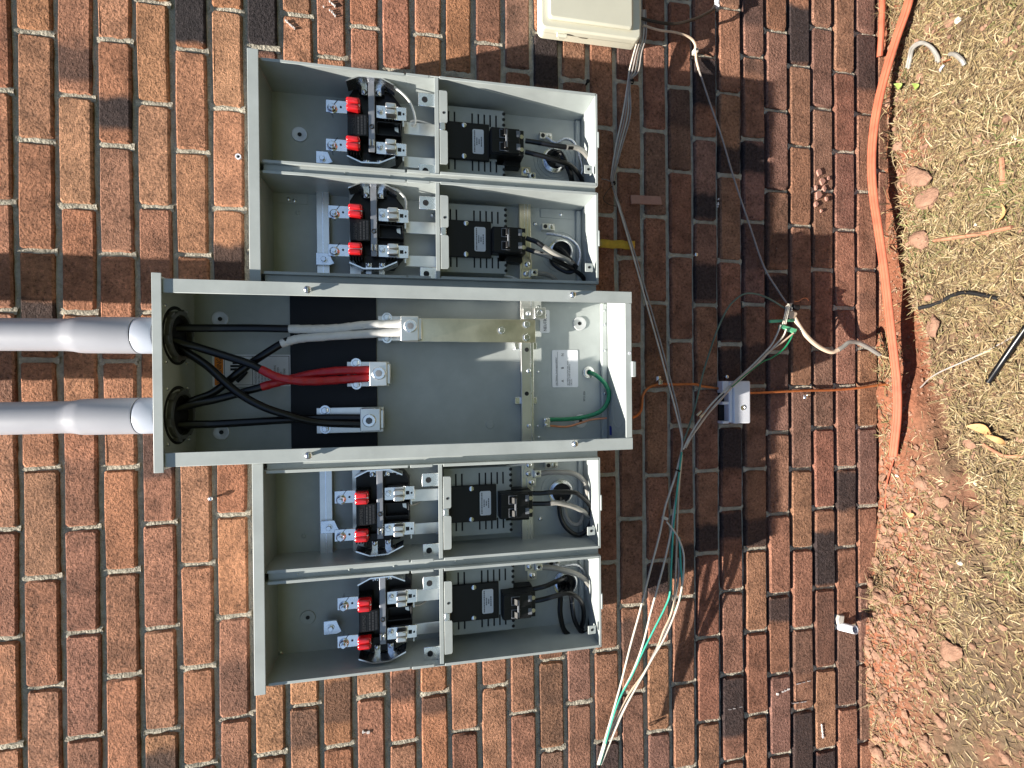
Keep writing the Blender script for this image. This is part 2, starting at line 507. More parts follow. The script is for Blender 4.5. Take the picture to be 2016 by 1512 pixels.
TONES = [(0.52,0.250,0.140),(0.49,0.225,0.125),(0.53,0.265,0.150),(0.46,0.205,0.118),(0.50,0.240,0.140),(0.45,0.220,0.135),(0.51,0.232,0.130),(0.42,0.190,0.122)]
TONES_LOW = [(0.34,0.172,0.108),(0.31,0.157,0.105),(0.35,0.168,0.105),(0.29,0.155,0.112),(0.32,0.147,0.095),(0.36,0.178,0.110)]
wall = thing('brick_wall', 'red brown rough brick house wall behind the electrical boxes', 'wall', (0, 0.05, 0))


def brick_shape(L, H, rng):
    """rounded, slightly uneven brick: front at y=0, back at y=+0.05, centred on x and z"""
    hx, hz, r = L / 2, H / 2, rng.uniform(0.003, 0.006)
    out = []
    for sx, sz, a0 in ((1, 1, 0), (-1, 1, 90), (-1, -1, 180), (1, -1, 270)):
        for a in (10, 80):
            t = math.radians(a0 + a)
            out.append((sx * (hx - r) + r * math.cos(t), sz * (hz - r) + r * math.sin(t)))
        # a wavering point along the next side
        nx = (0, -1, 0, 1)[a0 // 90]
        if nx == 0:
            out.append((rng.uniform(-.3, .3) * hx, sz * hz * (1 if a0 == 0 else 1)))
        else:
            out.append((nx * hx, rng.uniform(-.3, .3) * hz))
    pts = [(x + rng.uniform(-.0011, .0011), z + rng.uniform(-.0010, .0010)) for x, z in out]
    # order by angle so that the outline stays simple
    pts.sort(key=lambda q: math.atan2(q[1] / hz, q[0] / hx))
    n = len(pts)
    ins = [(x * (1 - .0034 / hx), z * (1 - .0030 / hz)) for x, z in pts]
    vs = [(x, rng.uniform(-.0006, .0006), z) for x, z in ins]
    vs += [(x, 0.0032 + rng.uniform(-.0006, .0006), z) for x, z in pts]
    vs += [(x, 0.05, z) for x, z in pts]
    fs = [tuple(range(n))]
    for k in (0, n):
        fs += [(k + i, k + n + i, k + n + (i + 1) % n, k + (i + 1) % n) for i in range(n)]
    return vs, fs


XL, XR = -3.2, 3.2
rngb = random.Random(5)
far_v, far_f, far_c = [], [], []
mort = MB()
mort_v = []
for c in range(-16, 31):
    zt = course_top(c); zc = zt - BH / 2
    if c in JOINTS:
        xs = sorted(at(u, v, 0.0).x for u, v in JOINTS[c])
    else:
        xs = [0.03 + (PITCHX / 2 if c % 2 else 0)]
    full = [xs[0]]
    for x in xs[1:]:
        n = max(1, round((x - full[-1]) / PITCHX))
        a = full[-1]
        for k in range(1, n + 1):
            full.append(a + (x - a) * k / n)
    while full[0] > XL: full.insert(0, full[0] - PITCHX)
    while full[-1] < XR: full.append(full[-1] + PITCHX)
    for a, b in zip(full[:-1], full[1:]):
        xc, L = (a + b) / 2, (b - a) - HJ
        H = BH + .0022 * min(1, max(0, (.62 - zc) / .25)) + rngb.uniform(-.001, .001)
        dy = rngb.uniform(-.0012, .0012)
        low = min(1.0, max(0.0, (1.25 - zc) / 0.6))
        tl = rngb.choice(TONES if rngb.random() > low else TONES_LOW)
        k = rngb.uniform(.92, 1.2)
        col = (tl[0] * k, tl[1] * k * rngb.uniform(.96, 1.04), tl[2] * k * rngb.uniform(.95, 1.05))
        vs, fs = brick_shape(L, H, rngb)
        half = 0.73 + (1.9 - zc) * 0.17
        if -1 <= c <= 29 and abs(xc) < half + 0.06 and zc > -0.10:
            me = bpy.data.meshes.new('brick')
            me.from_pydata(vs, [], fs)
            me.materials.append(M['brick'])
            me.shade_smooth(); me.set_sharp_from_angle(angle=math.radians(28)); me.polygons[0].use_smooth = False
            o = bpy.data.objects.new('brick', me)
            COL.objects.link(o)
            o.location = (xc, dy, zc + rngb.uniform(-.0008, .0008))
            o.rotation_euler = (rngb.uniform(-.008, .008), rngb.uniform(-.005, .005), rngb.uniform(-.006, .006))
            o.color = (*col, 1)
            fr, to, stg = -9.0, -8.0, 0.0
            for dc, v0, v1, s in DARK:
                if dc == c:
                    uu = JOINTS[c][0][0] if c in JOINTS else 1000
                    xa, xb = at(uu, v1, 0).x, at(uu, v0, 0).x
                    if xb > a + .01 and xa < b - .01:
                        fr, to, stg = xa - xc, xb - xc, s
            if stg == 0 and rngb.random() < .10:
                w = rngb.uniform(.02, .08); q = rngb.uniform(-.1, .08)
                fr, to, stg = q, q + w, rngb.uniform(.12, .4)
            o['band_from'] = fr; o['band_to'] = to; o['band_strength'] = stg
            adopt(o, wall)
        else:
            n0 = len(far_v)
            far_v += [(x + xc, y + dy, z + zc) for x, y, z in vs]
            far_f += [tuple(n0 + i for i in f) for f in fs]
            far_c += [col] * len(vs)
    # head joint mortar, struck nearly flush and ragged
    for x in full:
        if not -1.2 < x < 1.2: 
            continue
        w, y = HJ / 2 + .003, rngb.uniform(.0022, .0045) + .004 * min(1, max(0, (.62 - zc) / .25)) * rngb.uniform(.2, 1)
        nseg = 6
        vv = []
        for k in range(nseg + 1):
            z = zt + .005 - (BH + .010) * k / nseg
            for sx in (-1, -.2, .45, 1):
                vv.append((x + sx * w, y + rngb.uniform(-.0016, .0022) + (.0016 if abs(sx) == 1 else 0), z + rngb.uniform(-.0012, .0012)))
        mort.add(vv, [(4 * k + j, 4 * k + j + 1, 4 * k + j + 5, 4 * k + j + 4) for k in range(nseg) for j in range(3)])
me = bpy.data.meshes.new('far_bricks'); me.from_pydata(far_v, [], far_f)
me.materials.append(M['brick_joined'])
ca = me.color_attributes.new('tone', 'FLOAT_COLOR', 'POINT')
ca.data.foreach_set('color', np.concatenate([np.array(far_c, dtype=np.float32), np.ones((len(far_c), 1), np.float32)], 1).ravel())
o = bpy.data.objects.new('surrounding_bricks', me); COL.objects.link(o); adopt(o, wall); o['kind'] = 'stuff'
# bed joints: an uneven sheet a little behind the brick faces
nx, nz = 320, 300
vs, fs = [], []
for j in range(nz + 1):
    for i in range(nx + 1):
        zz = course_top(30) + (course_top(-16) - course_top(30)) * j / nz
        vs.append((XL + .1 + (XR - XL - .2) * i / nx, .0075 + .0075 * min(1, max(0, (.62 - zz) / .25)) + rngb.uniform(-.0016, .0016), zz))
for j in range(nz):
    for i in range(nx):
        k = j * (nx + 1) + i
        fs.append((k, k + 1, k + nx + 2, k + nx + 1))
mort.add(vs, fs)
mort.build('mortar', M['mortar'], wall, ang=60)
MB().box(XL, XR, .03, .2, course_top(30), course_top(-16)).build('wall_core', M['mortar'], wall, smooth=False)

# ------------------------------------------------------------------ main service box
YB, YG, YM = -0.020, -0.125, -0.150            # back of boxes, front of meter boxes, front of main box
PT = M['paint']
mx0, mx1, mz0, mz1 = -0.1375, 0.1755, 0.7265, 1.563
box = thing('service_box', 'tall open grey steel service box in the middle, lugs and labels inside', 'electrical box', (0.02, YB, mz0))
T = 0.0016
MB().box(mx0, mx1, YB - T, YB, mz0 + .002, mz1).build('back_panel', PT, box, bevel=.0006)
fl = 0.0235                                     # width of the front flanges
for s, xa, xb in ((1, mx1 - T, mx1), (-1, mx0, mx0 + T)):
    b = MB().box(xa, xb, YM + .0004, YB, mz0, mz1)
    b.box(xa if s < 0 else mx1 - fl, mx0 + fl if s < 0 else xb, YM, YM + T, mz0 - .002, mz1 - .006)
    b.build('side_wall', PT, box, bevel=.0011)
# shallow joggled end pieces of the flanges under the hood
for xa, xb in ((mx1 - fl + .001, mx1 - .001), (mx0 + .001, mx0 + fl - .001)):
    MB().box(xa, xb, YM + .0022, YM + .005, mz1 - .032, mz1 - .003).build('flange_end', PT, box, bevel=.0005)
# top with two conduit openings
hub = [(0.0858, -0.091), (-0.0548, -0.088)]
top = MB().box(mx0, mx1, YM + .002, YB, mz1 - T, mz1)
top.build('top_panel', PT, box, bevel=.0005)
h = MB().box(mx0 - .0085, mx1 + .0085, YM - .004, YM - .0024, mz1 - .0075, mz1 + .0075)
h.box(mx0 - .0085, mx1 + .0085, YM - .0026, YB, mz1 + .0058, mz1 + .0075)
h.build('hood', PT, box, bevel=.0009)
b = MB().box(mx0, mx1, YM + .002, YB, mz0, mz0 + T)
b.box(mx0 + fl, mx1 - fl, YM + .0005, YM + .0022, mz0 - .001, mz0 + .0125)
b.build('bottom_panel', PT, box, bevel=.0008)
MB().box(mx0 + .004, mx1 - .004, YB - .0125, YB - T - .0004, mz0 + .0016, mz0 + .016).build('corner_bend', PT, box, bevel=.003)
# knockout rings stamped in the bottom
for kx in (0.095, -0.068):
    b = MB()
    for r in (.049, .041, .031):
        b.lathe((kx, -.088, mz0 + T), (0, 0, 1), [(0.0001, r - .0008), (.0007, r - .0003), (.0007, r + .0003), (.0001, r + .0008)], 40)
    b.build('knockout', PT, box)
p = at(1239.7, 695.4, YM)
MB().cyl((p.x, YM - .0003, p.z), (p.x, YM + .0006, p.z), .0032, seg=16).build('tab_hole', M['white_plastic'], box)
x0, x1, z0, z1 = rect(1243, 1250, 711, 742, YM)
MB().box(x0, x1, YM - .003, YM + .006, z0 - .002, z1).build('latch_tab', PT, box, bevel=.002)


def screw(b, p, r, n=(0, -1, 0), h=None):
    h = h or r * .6
    b.lathe(p, n, [(0, r * 1.05), (h * .45, r), (h * .85, r * .72), (h, r * .35), (h, 0.00005)], 18)
    return b


for u, v in ((607, 571.5), (1126, 581.5), (609, 895.5), (1130, 873)):
    p = at(u, v, YM)
    b = screw(MB(), (p.x, YM - .006, p.z), .0062, h=.0055)
    b.cyl((p.x, YM, p.z), (p.x, YM - .006, p.z), .0032, seg=12)
    o = b.build('cover_screw', M['steel'], box)
    MB().box(p.x - .0046, p.x + .0046, YM - .0122, YM - .0112, p.z - .0007, p.z + .0007).build('slot', M['ink'], o, smooth=False)

# conduit hubs seen under the top
for hx, hy in hub:
    b = MB()
    zt = mz1 - T
    b.lathe((hx, hy, zt), (0, 0, -1), [(-.0001, .052), (.0006, .052), (.0006, .046), (.0004, .046)], 40)
    o = b.build('conduit_opening', M['rubber'], box)
    b = MB()
    b.lathe((hx, hy, zt), (0, 0, -1), [(.0004, .043), (.009, .043), (.009, .0365), (.001, .0365)], 36)
    for k in range(6):
        a = k * math.pi / 3 + .3
        d = Vector((math.cos(a), math.sin(a), 0))
        b.obox((hx + d.x * .0445, hy + d.y * .0445, zt - .0045), d * .0028, Vector((-d.y, d.x, 0)) * .007, (0, 0, .0042))
    b.build('locknut', M['dark_steel'], box)
    MB().cyl((hx, hy, zt - .0008), (hx, hy, zt - .0002), .0362, seg=32).build('conduit_bore', M['rubber'], box)
    for dx, dy in ((.05, .035), (-.05, .035), (.05, -.04), (-.05, -.04)):
        q = (hx + dx * .95, hy + dy, zt)
        screw(MB(), q, .0032, (0, 0, -1), .0028).build('rivet', M['steel'], box)

YI = YB - T                                     # inner face of the back
def dimple(parent, u, v, r, dark=True):
    p = at(u, v, YI)
    b = MB().lathe((p.x, YI - .0002, p.z), (0, -1, 0), [(0, r), (.0022, r * .93), (.0024, r * .86), (.0004, r * .30), (.0004, .00005)], 28)
    o = b.build('mounting_dimple', M['washer'] if r < .0158 and (u, v) != (606, 1215.5) else PT, parent)
    if dark:
        MB().cyl((p.x, YI - .0012, p.z), (p.x, YI - .0004, p.z), r * .26, seg=16).build('hole', M['ink'], o)


for u, v in ((433.5, 628), (436, 851), (1141, 637), (1143, 829)):
    dimple(box, u, v, .0155)
for u, v in ((965, 836), (641, 785)):
    p = at(u, v, YI - .001)
    MB().lathe((p.x, YI, p.z), (0, -1, 0), [(0, .009), (.0014, .0085), (.0016, .007), (.0016, .00005)], 20).build('pressed_boss', PT if u > 700 else M['sheet_black'], box)
for u, v in ((1059, 732), (1059, 839), (1061, 861), (1058, 604), (1184, 613), (1185, 640), (1186, 691), (1187, 775), (985, 590)):
    p = at(u, v, YI)
    screw(MB(), (p.x, YI if u < 1100 else YB - .0129, p.z), .0026).build('rivet', M['steel'], box)

# dark insulating sheet behind the line lugs
x0, x1, z0, z1 = rect(572, 742, 583, 889, YI - .004)
x0, x1 = max(x0, mx0 + .003), min(x1, mx1 - .003)
o = MB().box(x0, x1, YI - .0042, YI - .0026, z0, z1).build('insulating_sheet', M['sheet_black'], box, bevel=.0004)


def lug(name, u0, u1, v0, v1, yb, yf, hexuv, parent, base):
    """aluminium mechanical lug with a socket screw, on its base strap"""
    bx0, bx1, bz0, bz1 = rect(*base, yb)
    st = MB().box(bx0, bx1, yb, yb + .006, bz0, bz1)
    o = st.build(name, M['alu'], parent, bevel=.0008)
    x0, x1, z0, z1 = rect(u0, u1, v0, v1, yf)
    b = MB()
    b.box(x0, x1, yf, yb - .0003, z0 + .006, z1)
    b.box(x0 + .004, x1 - .004, yf + .006, yb - .0003, z0, z0 + .0062)
    b.build('lug_body', M['alu'], o, bevel=.0012)
    p = at(*hexuv, yf)
    c = MB().lathe((p.x, yf - .0001, p.z), (0, -1, 0), [(0, .0125), (.003, .0125), (.004, .0112), (.004, .0062)], 28)
    c.build('lug_screw', M['steel'], o)
    MB().hexagon((p.x, yf - .0041, p.z), (0, -1, 0), .0066, .0005).build('socket', M['ink_grey'], o)
    return o


L1 = lug('neutral_lug', 789, 830, 622, 671, -.050, -.082, (808, 642), box, (744, 800, 622, 671))
L2 = lug('phase_lug', 727, 768, 712, 760, -.050, -.082, (746, 735), box, (683, 766, 712, 761))
L3 = lug('phase_lug', 709, 755, 804, 849, -.050, -.082, (727, 828), box, (623, 755, 802, 852))
for o, pts in ((L1, ((762, 625), (762, 666))), (L2, ((701, 715), (702, 757))), (L3, ((640, 808), (641, 844)))):
    for u, v in pts:
        p = at(u, v, -.052)
        b = MB().cyl((p.x, -.050, p.z), (p.x, -.0525, p.z), .0098, seg=18)
        b.hexagon((p.x, -.0525, p.z), (0, -1, 0), .0068, .005, .4)
        b.cyl((p.x, -.0575, p.z), (p.x, -.062, p.z), .0035, seg=10)
        b.build('strap_bolt', M['steel'], o)
    # stand-off block between the strap and the back
    q = at(pts[0][0] + 6, (pts[0][1] + pts[1][1]) / 2, -.04)
    MB().box(q.x - .014, q.x + .014, -.044, YI - .004, q.z - .012, q.z + .012).build('standoff', M['black'], o, bevel=.001)

# neutral strap and cross bars
x0, x1, z0, z1 = rect(820, 1054, 628, 673.5, -.046)
o = MB().box(x0, x1, -.046, -.0425, z0, z1).build('neutral_strap', M['brassy'], box, bevel=.0006)
for u, v in ((988, 650), (1037, 638), (1037, 664)):
    p = at(u, v, -.05)
    b = MB().cyl((p.x, -.0461, p.z), (p.x, -.0475, p.z), .0088, seg=18); b.hexagon((p.x, -.0475, p.z), (0, -1, 0), .0068, .0052, .2)
    b.build('strap_bolt', M['steel'], o)
x0, x1, z0, z1 = rect(1026, 1051, 594, 870, -.042)
o = MB().box(mx0 + .003, mx1 - .003, -.0423, -.0335, z0, z1).build('ground_bar', M['alu'], box, bevel=.0012)
zc = (z0 + z1) / 2
MB().box(mx0 + .004, mx1 - .004, -.0432, -.0424, z0 + .003, z0 + .0065).build('bar_groove', M['steel'], o, smooth=False)
for v in (688.5, 775):
    p = at(1037, v, -.0425)
    MB().cyl((p.x, -.0434, p.z), (p.x, -.0425, p.z), .0046, seg=16).build('bar_hole', M['ink'], o)
for v in (730, 839):
    p = at(1041, v, -.0425)
    screw(MB(), (p.x, -.0424, p.z), .0045, h=.003).build('bar_screw', M['steel'], o)
for v in (681, 788):
    x0, x1, z0, z1 = rect(1013, 1056, v - 6, v + 7, -.03)
    MB().box(x0, x1, -.0333, YI - .0002, z0, z1).build('bar_bracket', M['steel'], o, bevel=.0006)
x0, x1, z0, z1 = rect(1028, 1052, 606, 629, -.048)
b = MB().box(x0, x1, -.055, -.0467, z0, z1)
b.build('bar_clamp', M['alu'], box, bevel=.001)
x0, x1, z0, z1 = rect(1051, 1073, 606, 628, -.056)
o = MB().box(x0, x1, -.062, -.044, z0, z1).build('wire_lug', M['alu'], box, bevel=.0012)
p = at(1062, 616, -.062)
MB().lathe((p.x, -.0621, p.z), (0, -1, 0), [(0, .0085), (.0008, .0085), (.0008, .006), (.0001, .005)], 20).build('lug_screw', M['steel'], o)
p = at(1040, 617, -.055)
screw(MB(), (p.x, -.055, p.z), .005, h=.004).build('clamp_screw', M['steel'], box)


def label_plate(parent, u0, u1, v0, v1, y, name='label_sticker'):
    x0, x1, z0, z1 = rect(u0, u1, v0, v1, y)
    r = .003
    poly = []
    for cx_, cz_, a0 in ((x1 - r, z1 - r, 0), (x0 + r, z1 - r, 90), (x0 + r, z0 + r, 180), (x1 - r, z0 + r, 270)):
        for a in (0, 45, 90):
            t = math.radians(a0 + a)
            poly.append((cx_ + r * math.cos(t), cz_ + r * math.sin(t)))
    o = MB().prism(poly, y - .0004, y + .0002).build(name, M['label_white'], parent, smooth=False)
    return o, x0, x1, z0, z1


o, x0, x1, z0, z1 = label_plate(box, 1087, 1138, 689, 762.5, YI - .0006)
yl = YI - .0014
text('LINE TERMINAL PHASE ARRANGEMENT', .0044, x0 + .004, z1 - .011, yl, M['ink'], o, sx=.80)
MB().box(x0 + .004, x1 - .004, yl, yl + .0002, z1 - .0125, z1 - .0121).build('underline', M['ink'], o, smooth=False)
for s, fx in (('A', .17), ('B', .52), ('N', .87)):
    text(s, .0082, x0 + (x1 - x0) * fx, z1 - .0265, yl, M['ink'], o, align='CENTER')
text('SEE WIRING DIAGRAM LABEL INSIDE\nBREAKER COVER FOR BRANCH\nCIRCUITS', .0042, x0 + .004, z1 - .037, yl, M['ink'], o, sx=.80)
o, x0, x1, z0, z1 = label_plate(box, 1063, 1082, 610, 655.4, YI - .0006)
text('NEUTRAL', .0098, x0 + .0035, z0 + .007, YI - .0014, M['ink'], o, sx=.88)
p = at(1152, 790, YI)
text('SEP 21 2024', .0062, p.x, p.z, YI - .0005, M['ink'], box, name='date_stamp', sx=.72)
p = at(1203, 847, -.04)
MB().box(p.x - .010, p.x + .010, -.052, -.040, mz0 + T + .0001, mz0 + T + .0004).build('blue_mark', M['blue'], box, smooth=False)
# warning label
o, x0, x1, z0, z1 = label_plate(box, 418, 574, 698, 761, YI - .0006)
yl = YI - .0013
MB().box(x0 + .003, x1 - .003, yl + .0001, yl + .0003, z1 - .0195, z1 - .004).build('warning_band', M['orange_ink'], o, smooth=False)
text('WARNING', .0125, (x0 + x1) / 2, z1 - .0165, yl - .0002, M['ink'], o, align='CENTER', sx=.8)
zm = z1 - .072
b = MB()
for fz in (z1 - .022, zm, z0 + .004):
    b.box(x0 + .003, x1 - .003, yl, yl + .0002, fz, fz + .0008)
for fx in (x0 + .003, x1 - .0038):
    b.box(fx, fx + .0008, yl, yl + .0002, z0 + .004, z1 - .0225)
b.build('label_rules', M['ink'], o, smooth=False)
b = MB()                                       # a hand under a lightning mark
hc, hz = (x0 + x1) / 2 + .006, (z1 - .02 + zm) / 2 - .004
for k in range(4):
    b.box(hc - .012 + k * .0062, hc - .0075 + k * .0062, yl, yl + .0002, hz, hz + .014 + (.004 if k in (1, 2) else 0))
b.box(hc - .0125, hc + .0115, yl - .0003, yl + .0002, hz - .012, hz + .0015)
b.prism([(hc - .030, hz + .004), (hc - .022, hz - .004), (hc - .010, hz - .014), (hc - .006, hz - .010), (hc - .018, hz + .002), (hc - .026, hz + .009)], yl - .0006, yl - .0004)
b.build('hand_sign', M['ink'], o, smooth=False)
text('HAZARDOUS VOLTAGE\nELECTRICAL SHOCK\nOR DEATH CAN\nCAUSE SEVERE\nINJURY\n\nBEFORE REMOVING\nCOVER TIGHTEN\nALL BOLTED\nCONNECTIONS', .0052, x0 + .005, zm - .007, yl - .0002, M['ink'], o, sx=.8, space=1.12)
bpy.context.view_layer.update()

# bonding clip, green bonding wire and bare copper wire
g = thing('bonding_clip', 'small steel bonding clip holding green and copper wire ends', 'clip', tuple(at(1076, 833, -.03)))
x0, x1, z0, z1 = rect(1070, 1082, 823, 841, -.03)
MB().box(x0, x1, -.036, YI, z0, z1).build('clip_body', M['steel'], g, bevel=.001)
for v in (827, 837):
    p = at(1075, v, -.036)
    screw(MB(), (p.x, -.036, p.z), .0035).build('clip_screw', M['steel'], g)
gw = MB().tube([at(1159, 733, YI), at(1168, 736, -.035), at(1180, 744, -.047), at(1192, 757, -.05), at(1199, 775, -.049), at(1194, 796, -.046), at(1180, 811, -.042), at(1155, 820, -.036), at(1120, 825, -.033), at(1082, 826, -.032)], .0047, 12, 8)
tag(gw.build('green_bonding_wire', M['green_wire']), 'thick green bonding wire curling in the bottom of the middle box', 'wire')
cw = MB().tube([at(1081, 838, -.032), at(1115, 840, -.034), at(1145, 832, -.037), at(1165, 826, -.042), at(1195, 823, -.055)], .0024, 8, 8)
tag(cw.build('bare_copper_wire', M['copper']), 'thin bare copper wire leaving the clip inside the middle box', 'wire')
p = at(1158, 733, YI)
b = MB().lathe((p.x, YI, p.z), (0, -1, 0), [(0, .013), (.003, .013), (.003, .0105), (.006, .0105), (.006, .0062), (.0005, .006)], 24)
tag(b.build('wire_bushing', M['steel']), 'round steel bushing where the green wire passes the back panel', 'bushing')

# ------------------------------------------------------------------ conduits
for i, (hx, hy) in enumerate(hub):
    lab = ('right', 'left')[i]
    cd = thing('conduit', 'pale grey plastic conduit entering the top of the middle box, %s one of the two' % lab, 'conduit', (hx, hy, mz1), 'conduits above the middle box')
    d = (0, 0, 1)
    zp = mz1 + .0078
    MB().lathe((hx, hy, zp), d, [(-.004, .024), (0.0, .0305), (.006, .0312), (.006, .0275), (.0095, .0275), (.0095, .0312), (.015, .0315), (.015, .0285), (.02, .0285)], 40).build('threaded_collar', M['pvc'], cd)
    MB().lathe((hx, hy, zp), d, [(.018, .0255), (.018, .0312), (.021, .0318), (.047, .0318), (.0495, .0308), (.0495, .0270)], 40).build('adapter', M['pvc_blue'], cd)
    MB().lathe((hx, hy, zp), d, [(.051, .0270), (.051, .0314), (.054, .0318), (.130, .0312), (.139, .0306), (.150, .0284), (.157, .0277), (.165, .0275), (2.0, .0275), (2.0, .02)], 48).build('pipe', M['pvc'], cd, ang=50)

# ------------------------------------------------------------------ service cables
RC = .0073
def P3(pts):
    return [at(u, v, y) for u, v, y in pts]


def cable(label, pts, r, mat, tape=None, tmat=None, name='service_cable', group='heavy cables in the middle box', seg=12):
    root = thing(name, label, 'cable', tuple(at(*pts[0])), group)
    MB().tube(P3(pts), r, seg, 8).build('jacket', mat, root)
    if tape:
        # wound tape: slightly stepped radius
        tp = P3(tape)
        P = [tp[0] * 2 - tp[1]] + tp + [tp[-1] * 2 - tp[-2]]
        out, rr = [], []
        for i in range(1, len(P) - 2):
            p0, p1, p2, p3 = P[i - 1:i + 3]
            for k in range(14):
                t = k / 14
                out.append(0.5 * ((2 * p1) + (p2 - p0) * t + (2 * p0 - 5 * p1 + 4 * p2 - p3) * t * t + (3 * p1 - p0 - 3 * p2 + p3) * t ** 3))
                rr.append(r + .0006 + .0007 * ((k % 7) / 7))
        out.append(tp[-1]); rr.append(r + .0006)
        MB().tube(out, r, 14, 1, radii=rr).build('tape', tmat, root, ang=50)
    return root


def hubp(i, dx, dy, dz=.0):
    return Vector((hub[i][0] + dx, hub[i][1] + dy, mz1 + .02 + dz))


_at = at
def P3(pts):
    return [q if isinstance(q, Vector) else _at(*q) for q in pts]


def cable_root(pts):
    return pts[0] if isinstance(pts[0], Vector) else _at(*pts[0])


def service(label, pts, tape, tmat):
    root = thing('service_cable', label, 'cable', tuple(cable_root(pts)), 'heavy cables in the middle box')
    MB().tube(P3(pts), RC, 12, 8).build('jacket', M['cable_black'], root)
    if tape:
        tp = P3(tape)
        P = [tp[0] * 2 - tp[1]] + tp + [tp[-1] * 2 - tp[-2]]
        out, rr = [], []
        for i in range(1, len(P) - 2):
            p0, p1, p2, p3 = P[i - 1:i + 3]
            for k in range(14):
                t = k / 14
                out.append(0.5 * ((2 * p1) + (p2 - p0) * t + (2 * p0 - 5 * p1 + 4 * p2 - p3) * t * t + (3 * p1 - p0 - 3 * p2 + p3) * t ** 3))
                rr.append(RC + .0005 + .0008 * ((k % 7) / 7))
        out.append(tp[-1]); rr.append(RC + .0006)
        MB().tube(out, RC, 14, 1, radii=rr).build('tape', tmat, root, ang=50)


tw1 = [(569, 647.4, -.066), (615, 648, -.066), (667, 646, -.066), (718.5, 640, -.066), (791, 637.5, -.066)]
service('black cable from right conduit ending in white tape, the right white one', [hubp(0, .01, -.012), (350, 646.5, -.088), (390, 646, -.078), (434.8, 646, -.07), (500, 646, -.067)] + tw1, tw1, M['tape_white'])
tw2 = [(553.4, 677, -.066), (575, 670, -.066), (602.4, 665.4, -.066), (692.7, 659, -.066), (791, 653.8, -.066)]
service('black cable crossing from left conduit to the white tape, left of the two', [hubp(1, .018, .005), (350, 803, -.078), (385, 787, -.066), (424.4, 769.9, -.058), (486.3, 720.9, -.058)] + tw2, tw2, M['tape_white'])
tr1 = [(513.4, 727.3, -.080), (550.8, 744, -.080), (602.4, 750.5, -.076), (667, 748, -.068), (729, 743, -.066)]
service('cable from right conduit with red tape, crossing in front', [hubp(0, -.012, -.012), (340, 670, -.10), (370, 678, -.090), (409, 690, -.084), (486, 714.4, -.080)] + tr1, tr1, M['tape_red'])
tr2 = [(514.7, 762, -.066), (550.8, 751.8, -.062), (615.3, 736.3, -.062), (667, 730, -.066), (729, 728.6, -.066)]
service('cable from left conduit with red tape, passing behind the other red one', [hubp(1, .008, -.01), (350, 804, -.09), (385, 795, -.078), (434.8, 784, -.070)] + tr2, tr2, M['tape_red'])
service('black untaped cable sweeping from right conduit to the lower left lug', [hubp(0, -.016, .008), (345, 677, -.082), (370, 695, -.08), (409, 720.9, -.080), (460.6, 767.3, -.082), (512, 798.2, -.082), (563.7, 816.3, -.078), (628, 831.8, -.07), (712, 835.6, -.066)], None, None)
service('black untaped cable hanging straight from left conduit to its lug', [hubp(1, -.008, -.008), (345, 836.5, -.088), (390, 835.5, -.076), (434.8, 834.4, -.07), (563.7, 826.6, -.064), (641, 822.8, -.062), (712, 822.8, -.064)], None, None)

